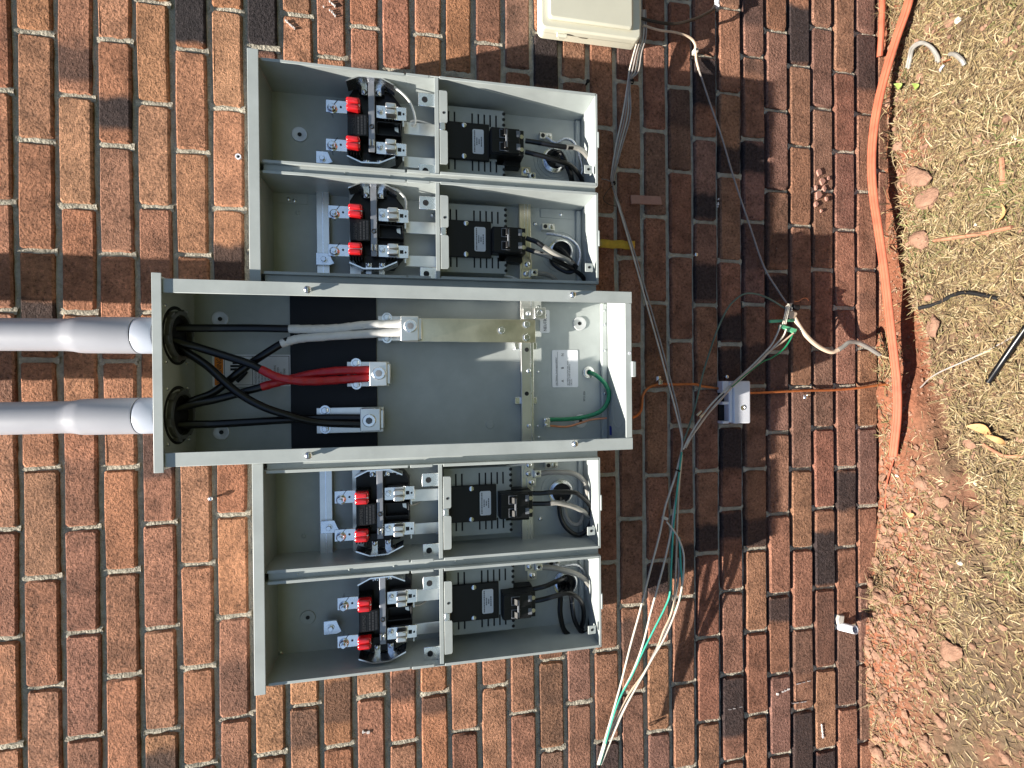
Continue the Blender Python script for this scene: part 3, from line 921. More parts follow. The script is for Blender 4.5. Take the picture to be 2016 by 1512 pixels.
# ------------------------------------------------------------------ meter enclosures
gz0, gz1 = 0.7855, 1.4205
COMP = {1: (.391, .5755), 2: (.194, .3775), 3: (-.338, -.155), 4: (-.5385, -.353)}
zsh = at(861, 450, -.105).z                      # shelf between meter and breaker space
ENC = {}
for name, label, comps, xin in (('meter_enclosure', 'open grey two-bay meter enclosure to the right of the middle box', (2, 1), .180),
                                ('meter_enclosure', 'open grey two-bay meter enclosure to the left of the middle box', (4, 3), -.1405)):
    xa, xb = COMP[comps[0]][0], COMP[comps[1]][1]
    if xin > 0: xa_o, xb_o = xin, xb
    else: xa_o, xb_o = xa, xin
    e = thing(name, label, 'electrical box', ((xa + xb) / 2, YB, gz0), 'meter enclosures beside the middle box')
    MB().box(xa_o, xb_o, YB - T, YB, gz0 + .001, gz1).build('back_panel', PT, e, bevel=.0005)
    MB().box(xa_o, xb_o, YG + .004, YB, gz1 - T, gz1).build('top_panel', PT, e, bevel=.0005)
    h = MB().box(xa_o - (.009 if xin < 0 else 0), xb_o + (.009 if xin > 0 else 0), YG - .0055, YG - .0038, gz1 - .010, gz1 + .0085)
    h.box(xa_o - (.009 if xin < 0 else 0), xb_o + (.009 if xin > 0 else 0), YG - .004, YB, gz1 + .0066, gz1 + .0085)
    h.build('hood', PT, e, bevel=.0010)
    # end piece of the hood next to the middle box
    if xin > 0: MB().box(xin - .002, xin + .014, YG - .0062, YG - .0056, gz1 - .0095, gz1 + .008).build('hood_end', PT, e, smooth=False)
    for ci in comps:
        ca_, cb_ = COMP[ci]
        for s, x in ((-1, ca_), (1, cb_)):
            w0, w1 = (x, x + T) if s < 0 else (x - T, x)
            b = MB()
            # side wall with the step in its front edge above the shelf
            zst = zsh + .055
            b.box(w0, w1, YG + .0015, YB, gz0, zst)
            b.box(w0, w1, YG + .004, YB, zst, gz1 - .002)
            # inward folded lip
            l0, l1 = (x, x + .0052) if s < 0 else (x - .0052, x)
            b.box(l0, l1, YG, YG + .0013, gz0 + .001, zsh - .006)
            b.box(l0, l1, YG + .0012, YG + .0025, zsh + .014, zst)
            b.box(l0, l1, YG + .0028, YG + .0042, zst + .004, gz1 - .012)
            b.build('side_wall', PT, e, bevel=.0005)
            for rz in (.86, .99, 1.12, 1.25, 1.36):
                pass
        # bottom with upturned front edge
        b = MB().box(ca_, cb_, YG + .0008, YB, gz0 - T, gz0)
        b.box(ca_ + .001, cb_ - .001, YG, YG + .0014, gz0 - T, gz0 + .0035)
        b.build('bottom_panel', PT, e, bevel=.0006)
        MB().box(ca_ + .003, cb_ - .003, YB - .0105, YB - T - .0004, gz0 + .0002, gz0 + .012).build('corner_bend', PT, e, bevel=.003)
        # knockout outline in the bottom
        b = MB()
        for r in (.030, .024):
            b.lathe(((ca_ + cb_) / 2 - .01, -.075, gz0), (0, 0, 1), [(0.0001, r - .0007), (.0007, r - .0003), (.0007, r + .0003), (.0001, r + .0007)], 36)
        b.build('knockout', PT, e)
        # catch on the outside of the bottom and screw ear inside it
        xm = (ca_ + cb_) / 2
        MB().box(xm - .016, xm + .016, YG - .0005, YG + .006, gz0 - .0052, gz0 - T + .0005).build('catch', PT, e, bevel=.0015)
        xe = ca_ + .034
        o = MB().box(xe - .0085, xe + .0085, YG + .006, YG + .0075, gz0 + .008, gz0 + .0245).build('screw_ear', PT, e, bevel=.0007)
        o2 = MB().box(xe - .008, xe + .008, YG + .0075, YG + .016, gz0 + .0082, gz0 + .0096).build('ear_fold', PT, o, smooth=False)
        MB().cyl((xe, YG + .0054, gz0 + .0165), (xe, YG + .0061, gz0 + .0165), .0026, seg=12).build('hole', M['ink'], o)
    # closing strips between the bays and towards the middle box
    g0, g1 = COMP[comps[0]][1], COMP[comps[1]][0]
    b = MB().box(g0 + .0004, g1 - .0004, YG + .010, YG + .0115, gz0 + .0005, gz1 - .012)
    b.build('joint_strip', PT, e)
    for rz in (.83, .95, 1.075, 1.19, 1.27, 1.36):
        MB().lathe(((g0 + g1) / 2, YG + .010, rz), (0, -1, 0), [(0, .0024), (.0009, .0021), (.0014, .0011), (.0014, .00005)], 10).build('rivet', PT, e)
    if xin > 0:
        MB().box(xin, COMP[2][0] - .0004, YG + .010, YG + .0115, gz0 + .0005, gz1 - .012).build('joint_strip', PT, e)
    else:
        MB().box(COMP[3][1] + .0004, xin, YG + .010, YG + .0115, gz0 + .0005, gz1 - .012).build('joint_strip', PT, e)
    # horizontal power bars running behind the sockets, neutral bar lower down
    if xin > 0: bx = (.1835, .425)
    else: bx = (-.3735, -.1445)
    x0, x1, z0, z1 = rect(623.5, 649, 370, 540, -.036)
    tabx = bx[1] if xin > 0 else bx[0]
    o = MB().box(bx[0], bx[1], -.0385, -.0345, z0, z1).build('power_bar', M['alu'], e, bevel=.0008)
    MB().box(bx[0] + .001, bx[1] - .001, -.0389, -.0384, (z0 + z1) / 2 - .001, (z0 + z1) / 2 + .001).build('bar_groove', M['steel'], o, smooth=False)
    x0, x1, z0, z1 = rect(688, 711, 370, 540, -.032)
    MB().box(bx[0], bx[1] - (.03 if xin > 0 else 0), -.0345, -.031, z0, z1).build('power_bar', M['alu'], e, bevel=.0008)
    x0, x1, z0, z1 = rect(1022, 1045, 391, 553, -.040)
    nb = (.1835, .418) if xin > 0 else (-.382, -.1445)
    o = MB().box(nb[0], nb[1], -.0425, -.036, z0, z1).build('neutral_bar', M['brassy'] if xin > 0 else M['alu'], e, bevel=.001)
    for dz in (.0065, .0135):
        MB().box(nb[0] + .001, nb[1] - .001, -.0430, -.0424, z0 + dz, z0 + dz + .0012).build('bar_groove', M['steel'], o, smooth=False)
    ENC[comps] = e
eR, eL = ENC[(2, 1)], ENC[(4, 3)]

# fixings screwed to the enclosure backs
for e, pts in ((eR, ((590, 265, .0155),)), (eL, ((606, 1215.5, .0150),))):
    for u, v, r in pts:
        dimple(e, u, v, r)
for e, pts in ((eR, ((586.5, 419.5), (568, 392), (580, 395), (1053.5, 441), (1104, 422), (851, 424), (530, 186))), (eL, ((598, 1055), (862, 1050), (862, 1236), (552, 1286), (1063.6, 1022)))):
    for u, v in pts:
        p = at(u, v, YI)
        screw(MB(), (p.x, YI, p.z), .0042, h=.0026).build('panel_screw', M['steel'] if u not in (598, 586.5) else PT, e)
# bus joint tabs: bent plates with one bolt
for e, u0, u1, v0, v1, bu, bv in ((eR, 622, 652, 298, 322, 634, 311), (eR, 622, 655, 498, 522, 637, 510), (eL, 631, 665, 1025, 1050, 647, 1040), (eL, 637, 669, 1222, 1249, 651, 1238)):
    x0, x1, z0, z1 = rect(u0, u1, v0, v1, -.045)
    poly = [(x0, z0 + .006), (x0, z1), (x1, z1), (x1, z0 + .006), (x1 - .012, z0 + .001), (x0 + .004, z0 - .004)]
    o = MB().prism(poly, -.0455, -.0390).build('bus_tab', M['steel'], e, bevel=.0007)
    p = at(bu, bv, -.048)
    b = MB().cyl((p.x, -.0456, p.z), (p.x, -.0468, p.z), .0072, seg=18); b.hexagon((p.x, -.0468, p.z), (0, -1, 0), .0054, .004, .5)
    b.build('tab_bolt', M['steel'], o)
# corner gussets on the backs
for e, u0, u1, v0, v1 in ((eR, 532, 606, 383, 401), (eR, 1064, 1128, 413, 430), (eL, 541, 617, 1098, 1118), (eL, 1075, 1150, 1060, 1076)):
    x0, x1, z0, z1 = rect(u0, u1, v0, v1, YI)
    MB().box(x0, x1, YI - .0016, YI - .0002, z0, z1).build('gusset', PT, e, bevel=.0004)
for e, u0, u1, v0, v1 in ((eR, 1007, 1024, 391, 398), (eR, 1043, 1049, 391, 400), (eL, 1018, 1033, 1073, 1080), (eL, 1051, 1058, 1070, 1078)):
    x0, x1, z0, z1 = rect(u0, u1, v0, v1, -.03)
    MB().box(x0, x1, -.034, YI - .0002, z0, z1).build('bar_bracket', M['steel'], e, bevel=.0005)

# neutral and ground lugs
def wire_lug(label, u, v, y, holes=1, mat='alu', tall=False):
    p = at(u, v, y)
    g = thing('wire_lug', label, 'terminal', tuple(p), 'small square wire lugs')
    hz = .0145 if tall else .0075
    MB().box(p.x - .0078, p.x + .0078, y, YI if tall else y + .013, p.z - hz, p.z + .0075).build('lug_body', M[mat], g, bevel=.0009)
    MB().lathe((p.x, y - .0001, p.z), (0, -1, 0), [(0, .0058), (.0006, .0058), (.0008, .0042), (.0002, .0034)], 18).build('lug_screw', M['steel'], g)
    MB().cyl((p.x, y - .0006, p.z), (p.x, y - .0003, p.z), .0030, seg=14).build('socket', M['ink'], g)
    if tall:
        MB().cyl((p.x, y - .0003, p.z - .0095 + .017), (p.x, y + .0001, p.z - .0095 + .017), .0001, seg=6)
    return g


wire_lug('square wire lug near the floor of the rightmost meter bay', 1048, 346, -.055)
wire_lug('square wire lug beside the yellowish bar, bay next to middle box on the right', 1052, 536.5, -.055)
wire_lug('square wire lug holding a grey wire, bay next to middle box on the left', 1058.5, 933, -.055)
wire_lug('square wire lug holding a grey wire, leftmost meter bay', 1061, 1117, -.055)
for e, pts in ((eR, ((1035, 338), (1035, 539.5), (1038, 521))), (eL, ((1041, 914.5), (1040, 932), (1046, 949.5), (1042, 1114.5), (1047, 1132)))):
    for u, v in pts:
        p = at(u, v, -.0435)
        b = MB().box(p.x - .0095, p.x + .0095, -.0450, -.0431, p.z - .010, p.z + .010)
        b.build('bar_link', M['brassy'] if e is eR else M['alu'], e, bevel=.0006)
        screw(MB(), (p.x, -.0450, p.z), .0062, h=.004).build('bar_screw', M['steel'], e)
for e, lab, u, v in ((eR, 'two-hole ground lug on the back of the rightmost meter bay', 1075, 267), (eR, 'two-hole ground lug in the bay next to the middle box on the right', 1080, 446), (eL, 'two-hole ground lug in the bay next to the middle box on the left', 1086, 916), (eL, 'two-hole ground lug in the leftmost meter bay', 1091, 1109)):
    p = at(u, v, -.034)
    g = thing('ground_lug', lab, 'terminal', (p.x, YI, p.z), 'two-hole ground lugs')
    MB().box(p.x - .007, p.x + .007, -.034, YI, p.z - .014, p.z + .014).build('lug_body', M['alu'], g, bevel=.001)
    MB().cyl((p.x, -.0345, p.z + .007), (p.x, -.0338, p.z + .007), .0044, seg=16).build('wire_hole', M['ink'], g)
    o = MB().lathe((p.x, -.0341, p.z - .006), (0, -1, 0), [(0, .0055), (.0012, .0055), (.0014, .0045), (.0014, .00005)], 18).build('lug_screw', M['steel'], g)
    MB().box(p.x - .0042, p.x + .0042, -.0359, -.0354, p.z - .0066, p.z - .0054).build('slot', M['ink'], o, smooth=False)

# ------------------------------------------------------------------ shelf plates between meter and breaker spaces
bay_name = {1: 'rightmost bay', 2: 'bay right of the middle box', 3: 'bay left of the middle box', 4: 'leftmost bay'}
for ci, (ca_, cb_) in COMP.items():
    e = eR if ci < 3 else eL
    xm = (ca_ + cb_) / 2
    sh = thing('bay_shelf', 'narrow folded metal shelf across the %s, with two punched ears' % bay_name[ci], 'shelf', (xm, YB, zsh), 'shelves across the meter bays')
    b = MB().box(ca_ + T + .0002, cb_ - T - .0002, YG + .0045, YI - .0003, zsh - .0012, zsh)
    b.box(ca_ + T + .0002, cb_ - T - .0002, YG + .003, YG + .0044, zsh - .004, zsh + .0035)
    b.build('shelf_plate', PT, sh, bevel=.0004)
    xf0, xf1 = xm - .072, xm + .067
    for k, (fa, fb) in enumerate(((xf0, xm - .008), (xm + .006, xf1))):
        poly = [(fa, zsh - .0055), (fb, zsh - .0055), (fb, zsh - .0185), (fb - .003, zsh - .0205), (fa + .003, zsh - .0205), (fa, zsh - .0185)]
        MB().prism(poly, YG + .0016, YG + .0030).build('shelf_flange', PT, sh, bevel=.0005)
    MB().box(xm - .008, xm + .006, YG + .0008, YG + .0045, zsh - .016, zsh - .0055).build('spring_clip', M['steel'], sh, bevel=.001)
    MB().cyl((xm + .025, YG + .0011, zsh - .013), (xm + .025, YG + .0017, zsh - .013), .0024, seg=12).build('hole', M['ink'], sh)
    for xe in (xm + .058, xm - .078):
        ez = zsh + .0005
        o = MB().box(xe - .0125, xe + .0125, YG + .022, YG + .0234, ez, ez + .033).build('punched_ear', M['steel'], sh, bevel=.0008)
        MB().cyl((xe, YG + .0214, ez + .021), (xe, YG + .0221, ez + .021), .0056, seg=18).build('hole', M['ink'], o)

# ------------------------------------------------------------------ meter sockets (built once, copied into the other bays)
XC2 = (COMP[2][0] + COMP[2][1]) / 2
sk = thing('meter_socket', 'x', 'meter socket', (XC2, YI, at(740, 450, -.06).z), 'meter sockets in the four bays')
def R(u0, u1, v0, v1, y): return rect(u0, u1, v0, v1, y)


x0, x1, z0, z1 = R(690, 795, 372, 534, -.055)
zc0 = (z0 + z1) / 2
ch = .022
poly = [(x0 + ch * .4, z0 + .020), (x0 + ch * 1.6, z0), (x1 - ch * 1.6, z0), (x1 - ch * .4, z0 + .020), (x1 - ch * .4, z1 - .012), (x1 - ch * 1.3, z1), (x0 + ch * 1.3, z1), (x0 + ch * .4, z1 - .012)]
MB().prism(poly, -.062, YI - .002).build('socket_base', M['black'], sk, bevel=.0015)
xb0, xb1, zb0, zb1 = R(688.6, 728, 431, 474, -.092)
blk = MB().box(xb0, xb1, -.092, -.0615, zb0, zb1).build('nameplate_block', M['black'], sk, bevel=.0012)
text('SIEMENS', .0088, xb0 + .0025, zb1 - .0125, -.0922, M['emboss'], blk, name='raised_lettering', depth=.0004, sx=.92)
b = MB()
for k in range(3):
    zz = zb1 - .0195 - k * .0062
    xx = xb0 + .003
    while xx < xb1 - .006:
        w = random.uniform(.003, .007)
        b.box(xx, min(xx + w, xb1 - .003), -.0924, -.0919, zz - .0016, zz + .0016)
        xx += w + .0012
b.box(xb0 + .002, xb1 - .002, -.0926, -.0919, zb1 - .0155, zb1 - .0150)
b.box(xb0 + .002, xb1 - .002, -.0926, -.0919, zb0 + .0045, zb0 + .0050)
b.build('raised_print', M['emboss'], blk, smooth=False)
# middle strip with a screw and a spring clip
x0, x1, z0, z1 = R(730, 742, 367, 505, -.088)
st = MB().box(x0, x1, -.090, -.0875, z0, z1).build('middle_strip', M['dark_strip'], sk, bevel=.0006)
MB().box(x0 + .004, x1 - .004, -.0872, -.0615, z0 - .001, z1 + .001).build('strip_support', M['black'], sk)
p = at(736, 455, -.091)
o = MB().lathe((p.x, -.0901, p.z), (0, -1, 0), [(0, .0048), (.001, .0046), (.0014, .003), (.0006, .0026)], 16).build('strip_screw', M['ink'], st)
x0, x1, z0, z1 = R(729, 741, 480, 493, -.095)
b = MB().box(x0, x1, -.0955, -.0902, z0, z0 + .0042); b.box(x0, x1, -.0955, -.0902, z0 + .0062, z0 + .0104)
b.build('spring_clip', M['alu'], st, bevel=.0016, seg=3)
for dz, v in ((0, 0), (1, 1)):
    pass
# upper jaws with red caps, lower steel jaws
for k, (v0, v1, bv) in enumerate(((400, 425, 421), (476, 500, 495))):
    x0, x1, z0, z1 = R(646, 690, v0 + 5.5, v1 + 5, -.083)
    tabp = MB().box(x0, x1, -.0845, -.0825, z0, z1)
    tabp.box(x0 + .002, x1 - .002, -.0825, -.060, z1 - .010, z1 - .008)
    jt = tabp.build('jaw_tab', M['steel'], sk, bevel=.0006)
    p = at(658.5, bv, -.086)
    b = MB().lathe((p.x, -.0846, p.z), (0, -1, 0), [(0, .0092), (.0012, .0092), (.0022, .0074)], 20)
    b.hexagon((p.x, -.0864, p.z), (0, -1, 0), .0076, .0052, .3)
    b.cyl((p.x, -.0916, p.z), (p.x, -.0972, p.z), .0040, .0034, seg=12)
    b.build('jaw_bolt', M['steel'], jt)
    p = at(675.4, bv - 3, -.0846)
    MB().cyl((p.x, -.0850, p.z), (p.x, -.0843, p.z), .0021, seg=10).build('hole', M['ink'], jt)
    MB().obox(at(665, bv - 11.5, -.0848), Vector((.0055, 0, -.0040)), Vector((0, .0004, 0)), Vector((.0003, 0, .0004))).build('notch', M['ink'], jt, smooth=False)
    # black fins and cap
    xa, xb_, za, zb = R(684.5, 713, v0, v1, -.104)
    b = MB()
    n = 5
    for i in range(n):
        zz = za + (zb - za) * (i + .3) / n
        b.box(xa - .007, xb_ + .001, -.088, -.0615, zz, zz + .0026)
    b.box(xa, xb_, -.086, -.0612, za, zb)
    b.build('jaw_block', M['black'], sk, bevel=.0005)
    xm_ = (xa + xb_) / 2
    cap = MB()
    cap.box(xa, xm_ - .0006, -.1035, -.0862, za + .0005, zb - .0005)
    cap.build('jaw_cap', M['red'], sk, bevel=.0042, seg=4)
    cap = MB()
    cap.box(xm_ + .0006, xb_, -.1045, -.0862, za + .0005, zb - .0005)
    cap.build('jaw_cap', M['red'], sk, bevel=.0042, seg=4)
    MB().box(xm_ - .0022, xm_ + .0022, -.0985, -.0863, za + .001, zb - .001).build('jaw_blade', M['alu'], sk, bevel=.0008)
for k, (v0, v1, nv) in enumerate(((409.7, 438, 421.5), (481, 508, 491.6))):
    x0, x1, z0, z1 = R(745, 804, v0 + 2, v1, -.078)
    pl = MB().box(x0, x1, -.0792, -.0775, z0, z0 + .0225)
    pl.box(x0 + .001, x1 - .0005, -.0795, -.0778, z0 + .022, z1)
    jt = pl.build('jaw_plate', M['steel'], sk, bevel=.0006)
    p = at(752.5, nv, -.08)
    b = MB().cyl((p.x, -.0796, p.z), (p.x, -.0806, p.z), .0066, seg=18)
    b.hexagon((p.x, -.0806, p.z), (0, -1, 0), .0056, .004, .1); b.cyl((p.x, -.0846, p.z), (p.x, -.0880, p.z), .0030, seg=10)
    b.build('jaw_bolt', M['steel'], jt)
    # U shaped jaw: two curled leaves
    xa, xb_, za, zb = R(763, 784, v0 - 2, v1 - 6, -.095)
    for s in (-1, 1):
        xc_ = (xa + xb_) / 2 + s * (xb_ - xa) * .25
        b = MB().box(xc_ - .0048, xc_ + .0048, -.0985, -.0796, za, zb)
        b.build('jaw_leaf', M['alu'], jt, bevel=.0024, seg=3)
    p = at(790.7, v0 + 15, -.0797)
    MB().box(p.x - .0034, p.x + .0034, -.0802, -.0790, p.z - .0034, p.z + .0034).build('hole', M['ink'], jt, smooth=False)
    p = at(798.5, v0 + 16, -.0797)
    MB().cyl((p.x, -.0802, p.z), (p.x, -.0791, p.z), .0019, seg=10).build('hole', M['ink'], jt)
    b = MB()
    for i in range(4):
        q = at(763 + i * 6.5, v1 + 1, -.07)
        b.box(q.x - .0035, q.x + .004, -.0775, -.0615, q.z - .0014, q.z + .0014)
    x0, x1, z0, z1 = R(752, 792, v0, v1 + 2, -.07)
    b.box(x0 + .004, x1 - .002, -.0774, -.0615, z0, z1)
    b.build('jaw_block', M['black'], sk, bevel=.0005)
# open black box between the lower jaws
x0, x1, z0, z1 = R(745, 794, 443, 470, -.078)
b = MB().box(x0, x0 + .002, -.080, -.0615, z0, z1); b.box(x1 - .002, x1, -.080, -.0615, z0, z1)
b.box(x0 + .002, x1 - .002, -.080, -.0615, z0, z0 + .002); b.box(x0 + .002, x1 - .002, -.080, -.0615, z1 - .002, z1)
b.build('link_box', M['black'], sk, bevel=.0004)
p = at(785, 456, -.066)
MB().prism([(p.x - .006, p.z - .004), (p.x + .006, p.z - .003), (p.x + .004, p.z + .004), (p.x - .003, p.z + .003)], -.070, -.063).build('link_contact', M['alu'], sk)
# two bent shields with screwed feet
for side, pts, feet in ((1, ((686, 372), (711, 362), (755, 364), (780, 377)), ((722, 385), (749, 386))),
                        (-1, ((688, 516), (716, 528), (751, 528), (782, 515)), ((726, 522), (752, 522)))):
    P = [at(u, v, -.1) for u, v in pts]
    b = MB()
    vs = []
    for q in P:
        vs += [(q.x, -.103, q.z), (q.x, -.070, q.z), (q.x + .0026 * side, -.070, q.z), (q.x + .0026 * side, -.103, q.z)]
    fs = []
    for i in range(3):
        o_ = i * 4
        for k in range(4):
            fs.append((o_ + k, o_ + (k + 1) % 4, o_ + 4 + (k + 1) % 4, o_ + 4 + k))
    fs += [(0, 1, 2, 3), (15, 14, 13, 12)]
    b.add(vs, fs)
    shd = b.build('arc_shield', M['steel'], sk)
    for u, v in feet:
        q = at(u, v, -.072)
        xs_ = sorted((q.x, P[1].x))
        MB().box(xs_[0] - .005, xs_[1] + (.001 if side > 0 else .004), -.0735, -.0715, q.z - .0055, q.z + .0055).build('shield_foot', M['steel'], shd, bevel=.0005)
        screw(MB(), (q.x, -.0735, q.z), .0046, h=.0034).build('foot_screw', M['steel'], shd)
    q = at(736, 373 if side > 0 else 518, -.07)
    MB().box(q.x - .014, q.x + .014, -.0712, -.0615, q.z - .024, q.z + .024).build('shield_block', M['black'], sk, bevel=.001)
# straps down to the breaker space
for v0, v1 in ((437, 461), (504, 526)):
    x0, x1, z0, z1 = R(797, 862, v0, v1, -.050)
    MB().box(x0, x1, -.052, -.049, zsh - .05, z1).build('strap', M['alu'], sk, bevel=.0007)
    MB().box(x0 + .001, x1 - .001, -.0775, -.0525, z1 - .003, z1 - .0005).build('strap_fold', M['alu'], sk)
SOCK_LABEL = {2: 'meter socket with two red jaw caps, bay right of the middle box', 1: 'meter socket with two red jaw caps in the rightmost bay',
              3: 'meter socket with two red jaw caps, bay left of the middle box', 4: 'meter socket with two red jaw caps in the leftmost bay'}
sk['label'] = SOCK_LABEL[2]
SDX = {1: .4945 - .2895, 3: -.2535 - .2895, 4: -.456 - .2895}
SDX = {1: .1985, 3: -.5405, 4: -.7435}
SDZ = {1: .002, 3: -.006, 4: -.009}
for ci in (1, 3, 4):
    copy_tree(sk, (SDX[ci], 0, SDZ[ci]), SOCK_LABEL[ci])

# ------------------------------------------------------------------ breaker mounting plates and breakers
pl = thing('breaker_cover_plate', 'x', 'cover plate', (XC2, YI, at(940, 470, -.05).z), 'slotted plates behind the breakers')
yp = -.058
x0, x1, z0, z1 = R(879, 996, 404, 537, yp)
z1 = zsh - .004
slots = [at(u, 470, yp).z for u in (887, 899, 933.6, 945.8, 957.5, 969, 980.5)]
xa0, xa1 = at(930, 438, yp).x, at(930, 414, yp).x       # right slots
xc0, xc1 = at(930, 527, yp).x, at(930, 505, yp).x       # left slots
b = MB()
prev = z1
hs = .0017
for zs in slots:
    b.box(x0, x1, yp, yp + .0014, zs + hs, prev)
    for a_, b_ in ((x0, xc0), (xc1, xa0), (xa1, x1)):
        b.box(a_, b_, yp, yp + .0014, zs - hs, zs + hs)
    prev = zs - hs
b.box(x0, x1, yp, yp + .0014, z0, prev)
b.box(x0, x0 + .0014, yp + .0014, YI - .0004, z0, z1)
b.box(x1 - .0014, x1, yp + .0014, YI - .0004, z0, z1)
b.build('slotted_plate', PT, pl, smooth=False)
MB().box(x0 + .003, x1 - .003, yp + .004, yp + .006, z0 + .003, z1 - .002).build('slot_shade_sheet', M['ink'], pl, smooth=False)  # black sheet added behind the slots to paint the shade inside them
for i in range(4):
    for s in (0, 1):
        xx = (x0 + .006 + i * .0115) if s == 0 else (x1 - .006 - i * .0115)
        MB().cyl((xx, yp - .0004, z0 + .0005), (xx, yp + .0001, z0 + .0005), .0034, seg=12).build('edge_perforation', M['ink'], pl)
yk = -.066
x0, x1, z0, z1 = R(879, 967, 434, 506, yk)
z1 = zsh - .004
bp_ = MB().box(x0, x1, yk, yp - .0004, z0, z1).build('black_barrier', M['black'], pl, bevel=.0008)
for v in (439.5, 500.5):
    p = at(917.3, v, yk)
    o = MB().lathe((p.x, yk - .0001, p.z), (0, -1, 0), [(0, .0052), (.0014, .005), (.0022, .0035), (.0022, .00005)], 16).build('barrier_screw', M['steel'], bp_)
    MB().box(p.x - .0035, p.x + .0035, yk - .0027, yk - .0022, p.z - .0005, p.z + .0005)
o, lx0, lx1, lz0, lz1 = label_plate(pl, 934, 956, 447, 495, yk - .0004)
b = MB()
for k, (fa, fb) in enumerate(((.06, .94), (.35, .65), (.40, .60), (.30, .70))):
    zz = lz1 - .0042 - k * .0046
    xx = lx0 + (lx1 - lx0) * fa
    xe = lx0 + (lx1 - lx0) * fb
    while xx < xe:
        w = random.uniform(.0016, .0045)
        b.box(xx, min(xx + w, xe), yk - .0012, yk - .0009, zz - .0011, zz + .0011)
        xx += w + .0009
b.build('fine_print', M['ink_grey'], o, smooth=False)
PL_LABEL = {2: 'slotted grey plate with black barrier, bay right of the middle box', 1: 'slotted grey plate with black barrier in the rightmost bay',
            3: 'slotted grey plate with black barrier, bay left of the middle box', 4: 'slotted grey plate with black barrier in the leftmost bay'}
pl['label'] = PL_LABEL[2]
PDX = {1: .1980, 3: -.5385, 4: -.7400}
for ci in (1, 3, 4):
    copy_tree(pl, (PDX[ci], 0, SDZ[ci]), PL_LABEL[ci])

br = thing('circuit_breaker', 'x', 'breaker', (XC2, YI, at(1005, 470, -.07).z), 'circuit breakers in the four bays')
yf = -.088
x0, x1, z0, z1 = R(970, 1040, 446, 497, yf)
bw = MB().box(x0, x1, yf + .006, -.040, z0 + .004, z1); bw.box(x0 + .001, x1 - .001, yf, yf + .0061, z0 + .014, z1 - .001)
bw.build('breaker_body', M['black'], br, bevel=.0012)
MB().box(x0 - .012, x1 + .002, -.058, -.036, z0 + .006, z1 - .016).build('breaker_base', M['black'], br, bevel=.001)
xm = (x0 + x1) / 2
MB().box(xm - .0005, xm + .0005, yf - .0003, yf + .0002, z0 + .015, z1 - .002).build('pole_gap', M['ink'], br, smooth=False)
for s in (-1, 1):
    xc_ = xm + s * (x1 - x0) * .25
    hw = (x1 - x0) * .17
    b = MB()
    zt0, zt1 = at(1004, 470, yf).z, at(987, 470, yf).z
    b.box(xc_ - hw, xc_ - hw + .0016, yf - .0016, yf - .0001, zt0, zt1); b.box(xc_ + hw - .0016, xc_ + hw, yf - .0016, yf - .0001, zt0, zt1)
    b.box(xc_ - hw + .0016, xc_ + hw - .0016, yf - .0016, yf - .0001, zt1 - .0014, zt1)
    b.build('toggle_frame', M['ink_grey'], br, bevel=.0003)
    MB().obox((xc_, yf - .005, (zt0 + zt1) / 2 - .002), (hw - .0022, 0, 0), (0, -.0042, -.003), (0, .002, -.0034)).build('toggle', M['black'], br, bevel=.001)
    zl = at(1024, 470, yf).z
    MB().box(xc_ - hw * .5, xc_ + hw * .9, yf - .0006, yf - .0002, zl - .004, zl + .004).build('rating_mark', M['ink_grey'], br, smooth=False)
    q = Vector((xc_, -.074, z0 + .0045))
    MB().cyl((q.x, -.0826, z0 + .0085), (q.x, -.0818, z0 + .0085), .0042, seg=14).build('terminal_screw', M['brassy'], br)
MB().box(xm - (x1 - x0) * .34, xm + (x1 - x0) * .34, yf - .0102, yf - .0072, at(1001, 470, yf).z, at(997.5, 470, yf).z).build('toggle_tie', M['ink_grey'], br, bevel=.0008)
text('SIEMENS', .0052, x0 + .0005, z0 + .012, yf + .005, M['ink_grey'], br, name='side_lettering', sx=.8)
BR_LABEL = {2: 'black two-pole breaker, bay right of the middle box', 1: 'black two-pole breaker in the rightmost bay',
            3: 'black two-pole breaker, bay left of the middle box', 4: 'black two-pole breaker in the leftmost bay'}
br['label'] = BR_LABEL[2]
BDX = {1: .1985, 3: -.5385, 4: -.7435}
BDZ = {1: .002, 3: -.010, 4: -.014}
for ci in (1, 3, 4):
    copy_tree(br, (BDX[ci], 0, BDZ[ci]), BR_LABEL[ci])

# ------------------------------------------------------------------ wiring inside the bays
def wire(label, pts, r, mat, name='branch_wire', cat='wire', sheath=None, smat=None, group=None, seg=9, sub=7):
    p0 = P3(pts)
    if sheath:
        root = thing(name, label, cat, tuple(p0[0]), group)
        MB().tube(p0, r, seg, sub).build('wire_core', M[mat], root)
        MB().tube(P3(sheath), r * 1.06, seg, sub).build('outer_jacket', M[smat], root)
        return root
    o = MB().tube(p0, r, seg, sub).build(name, M[mat])
    return tag(o, label, cat, group)


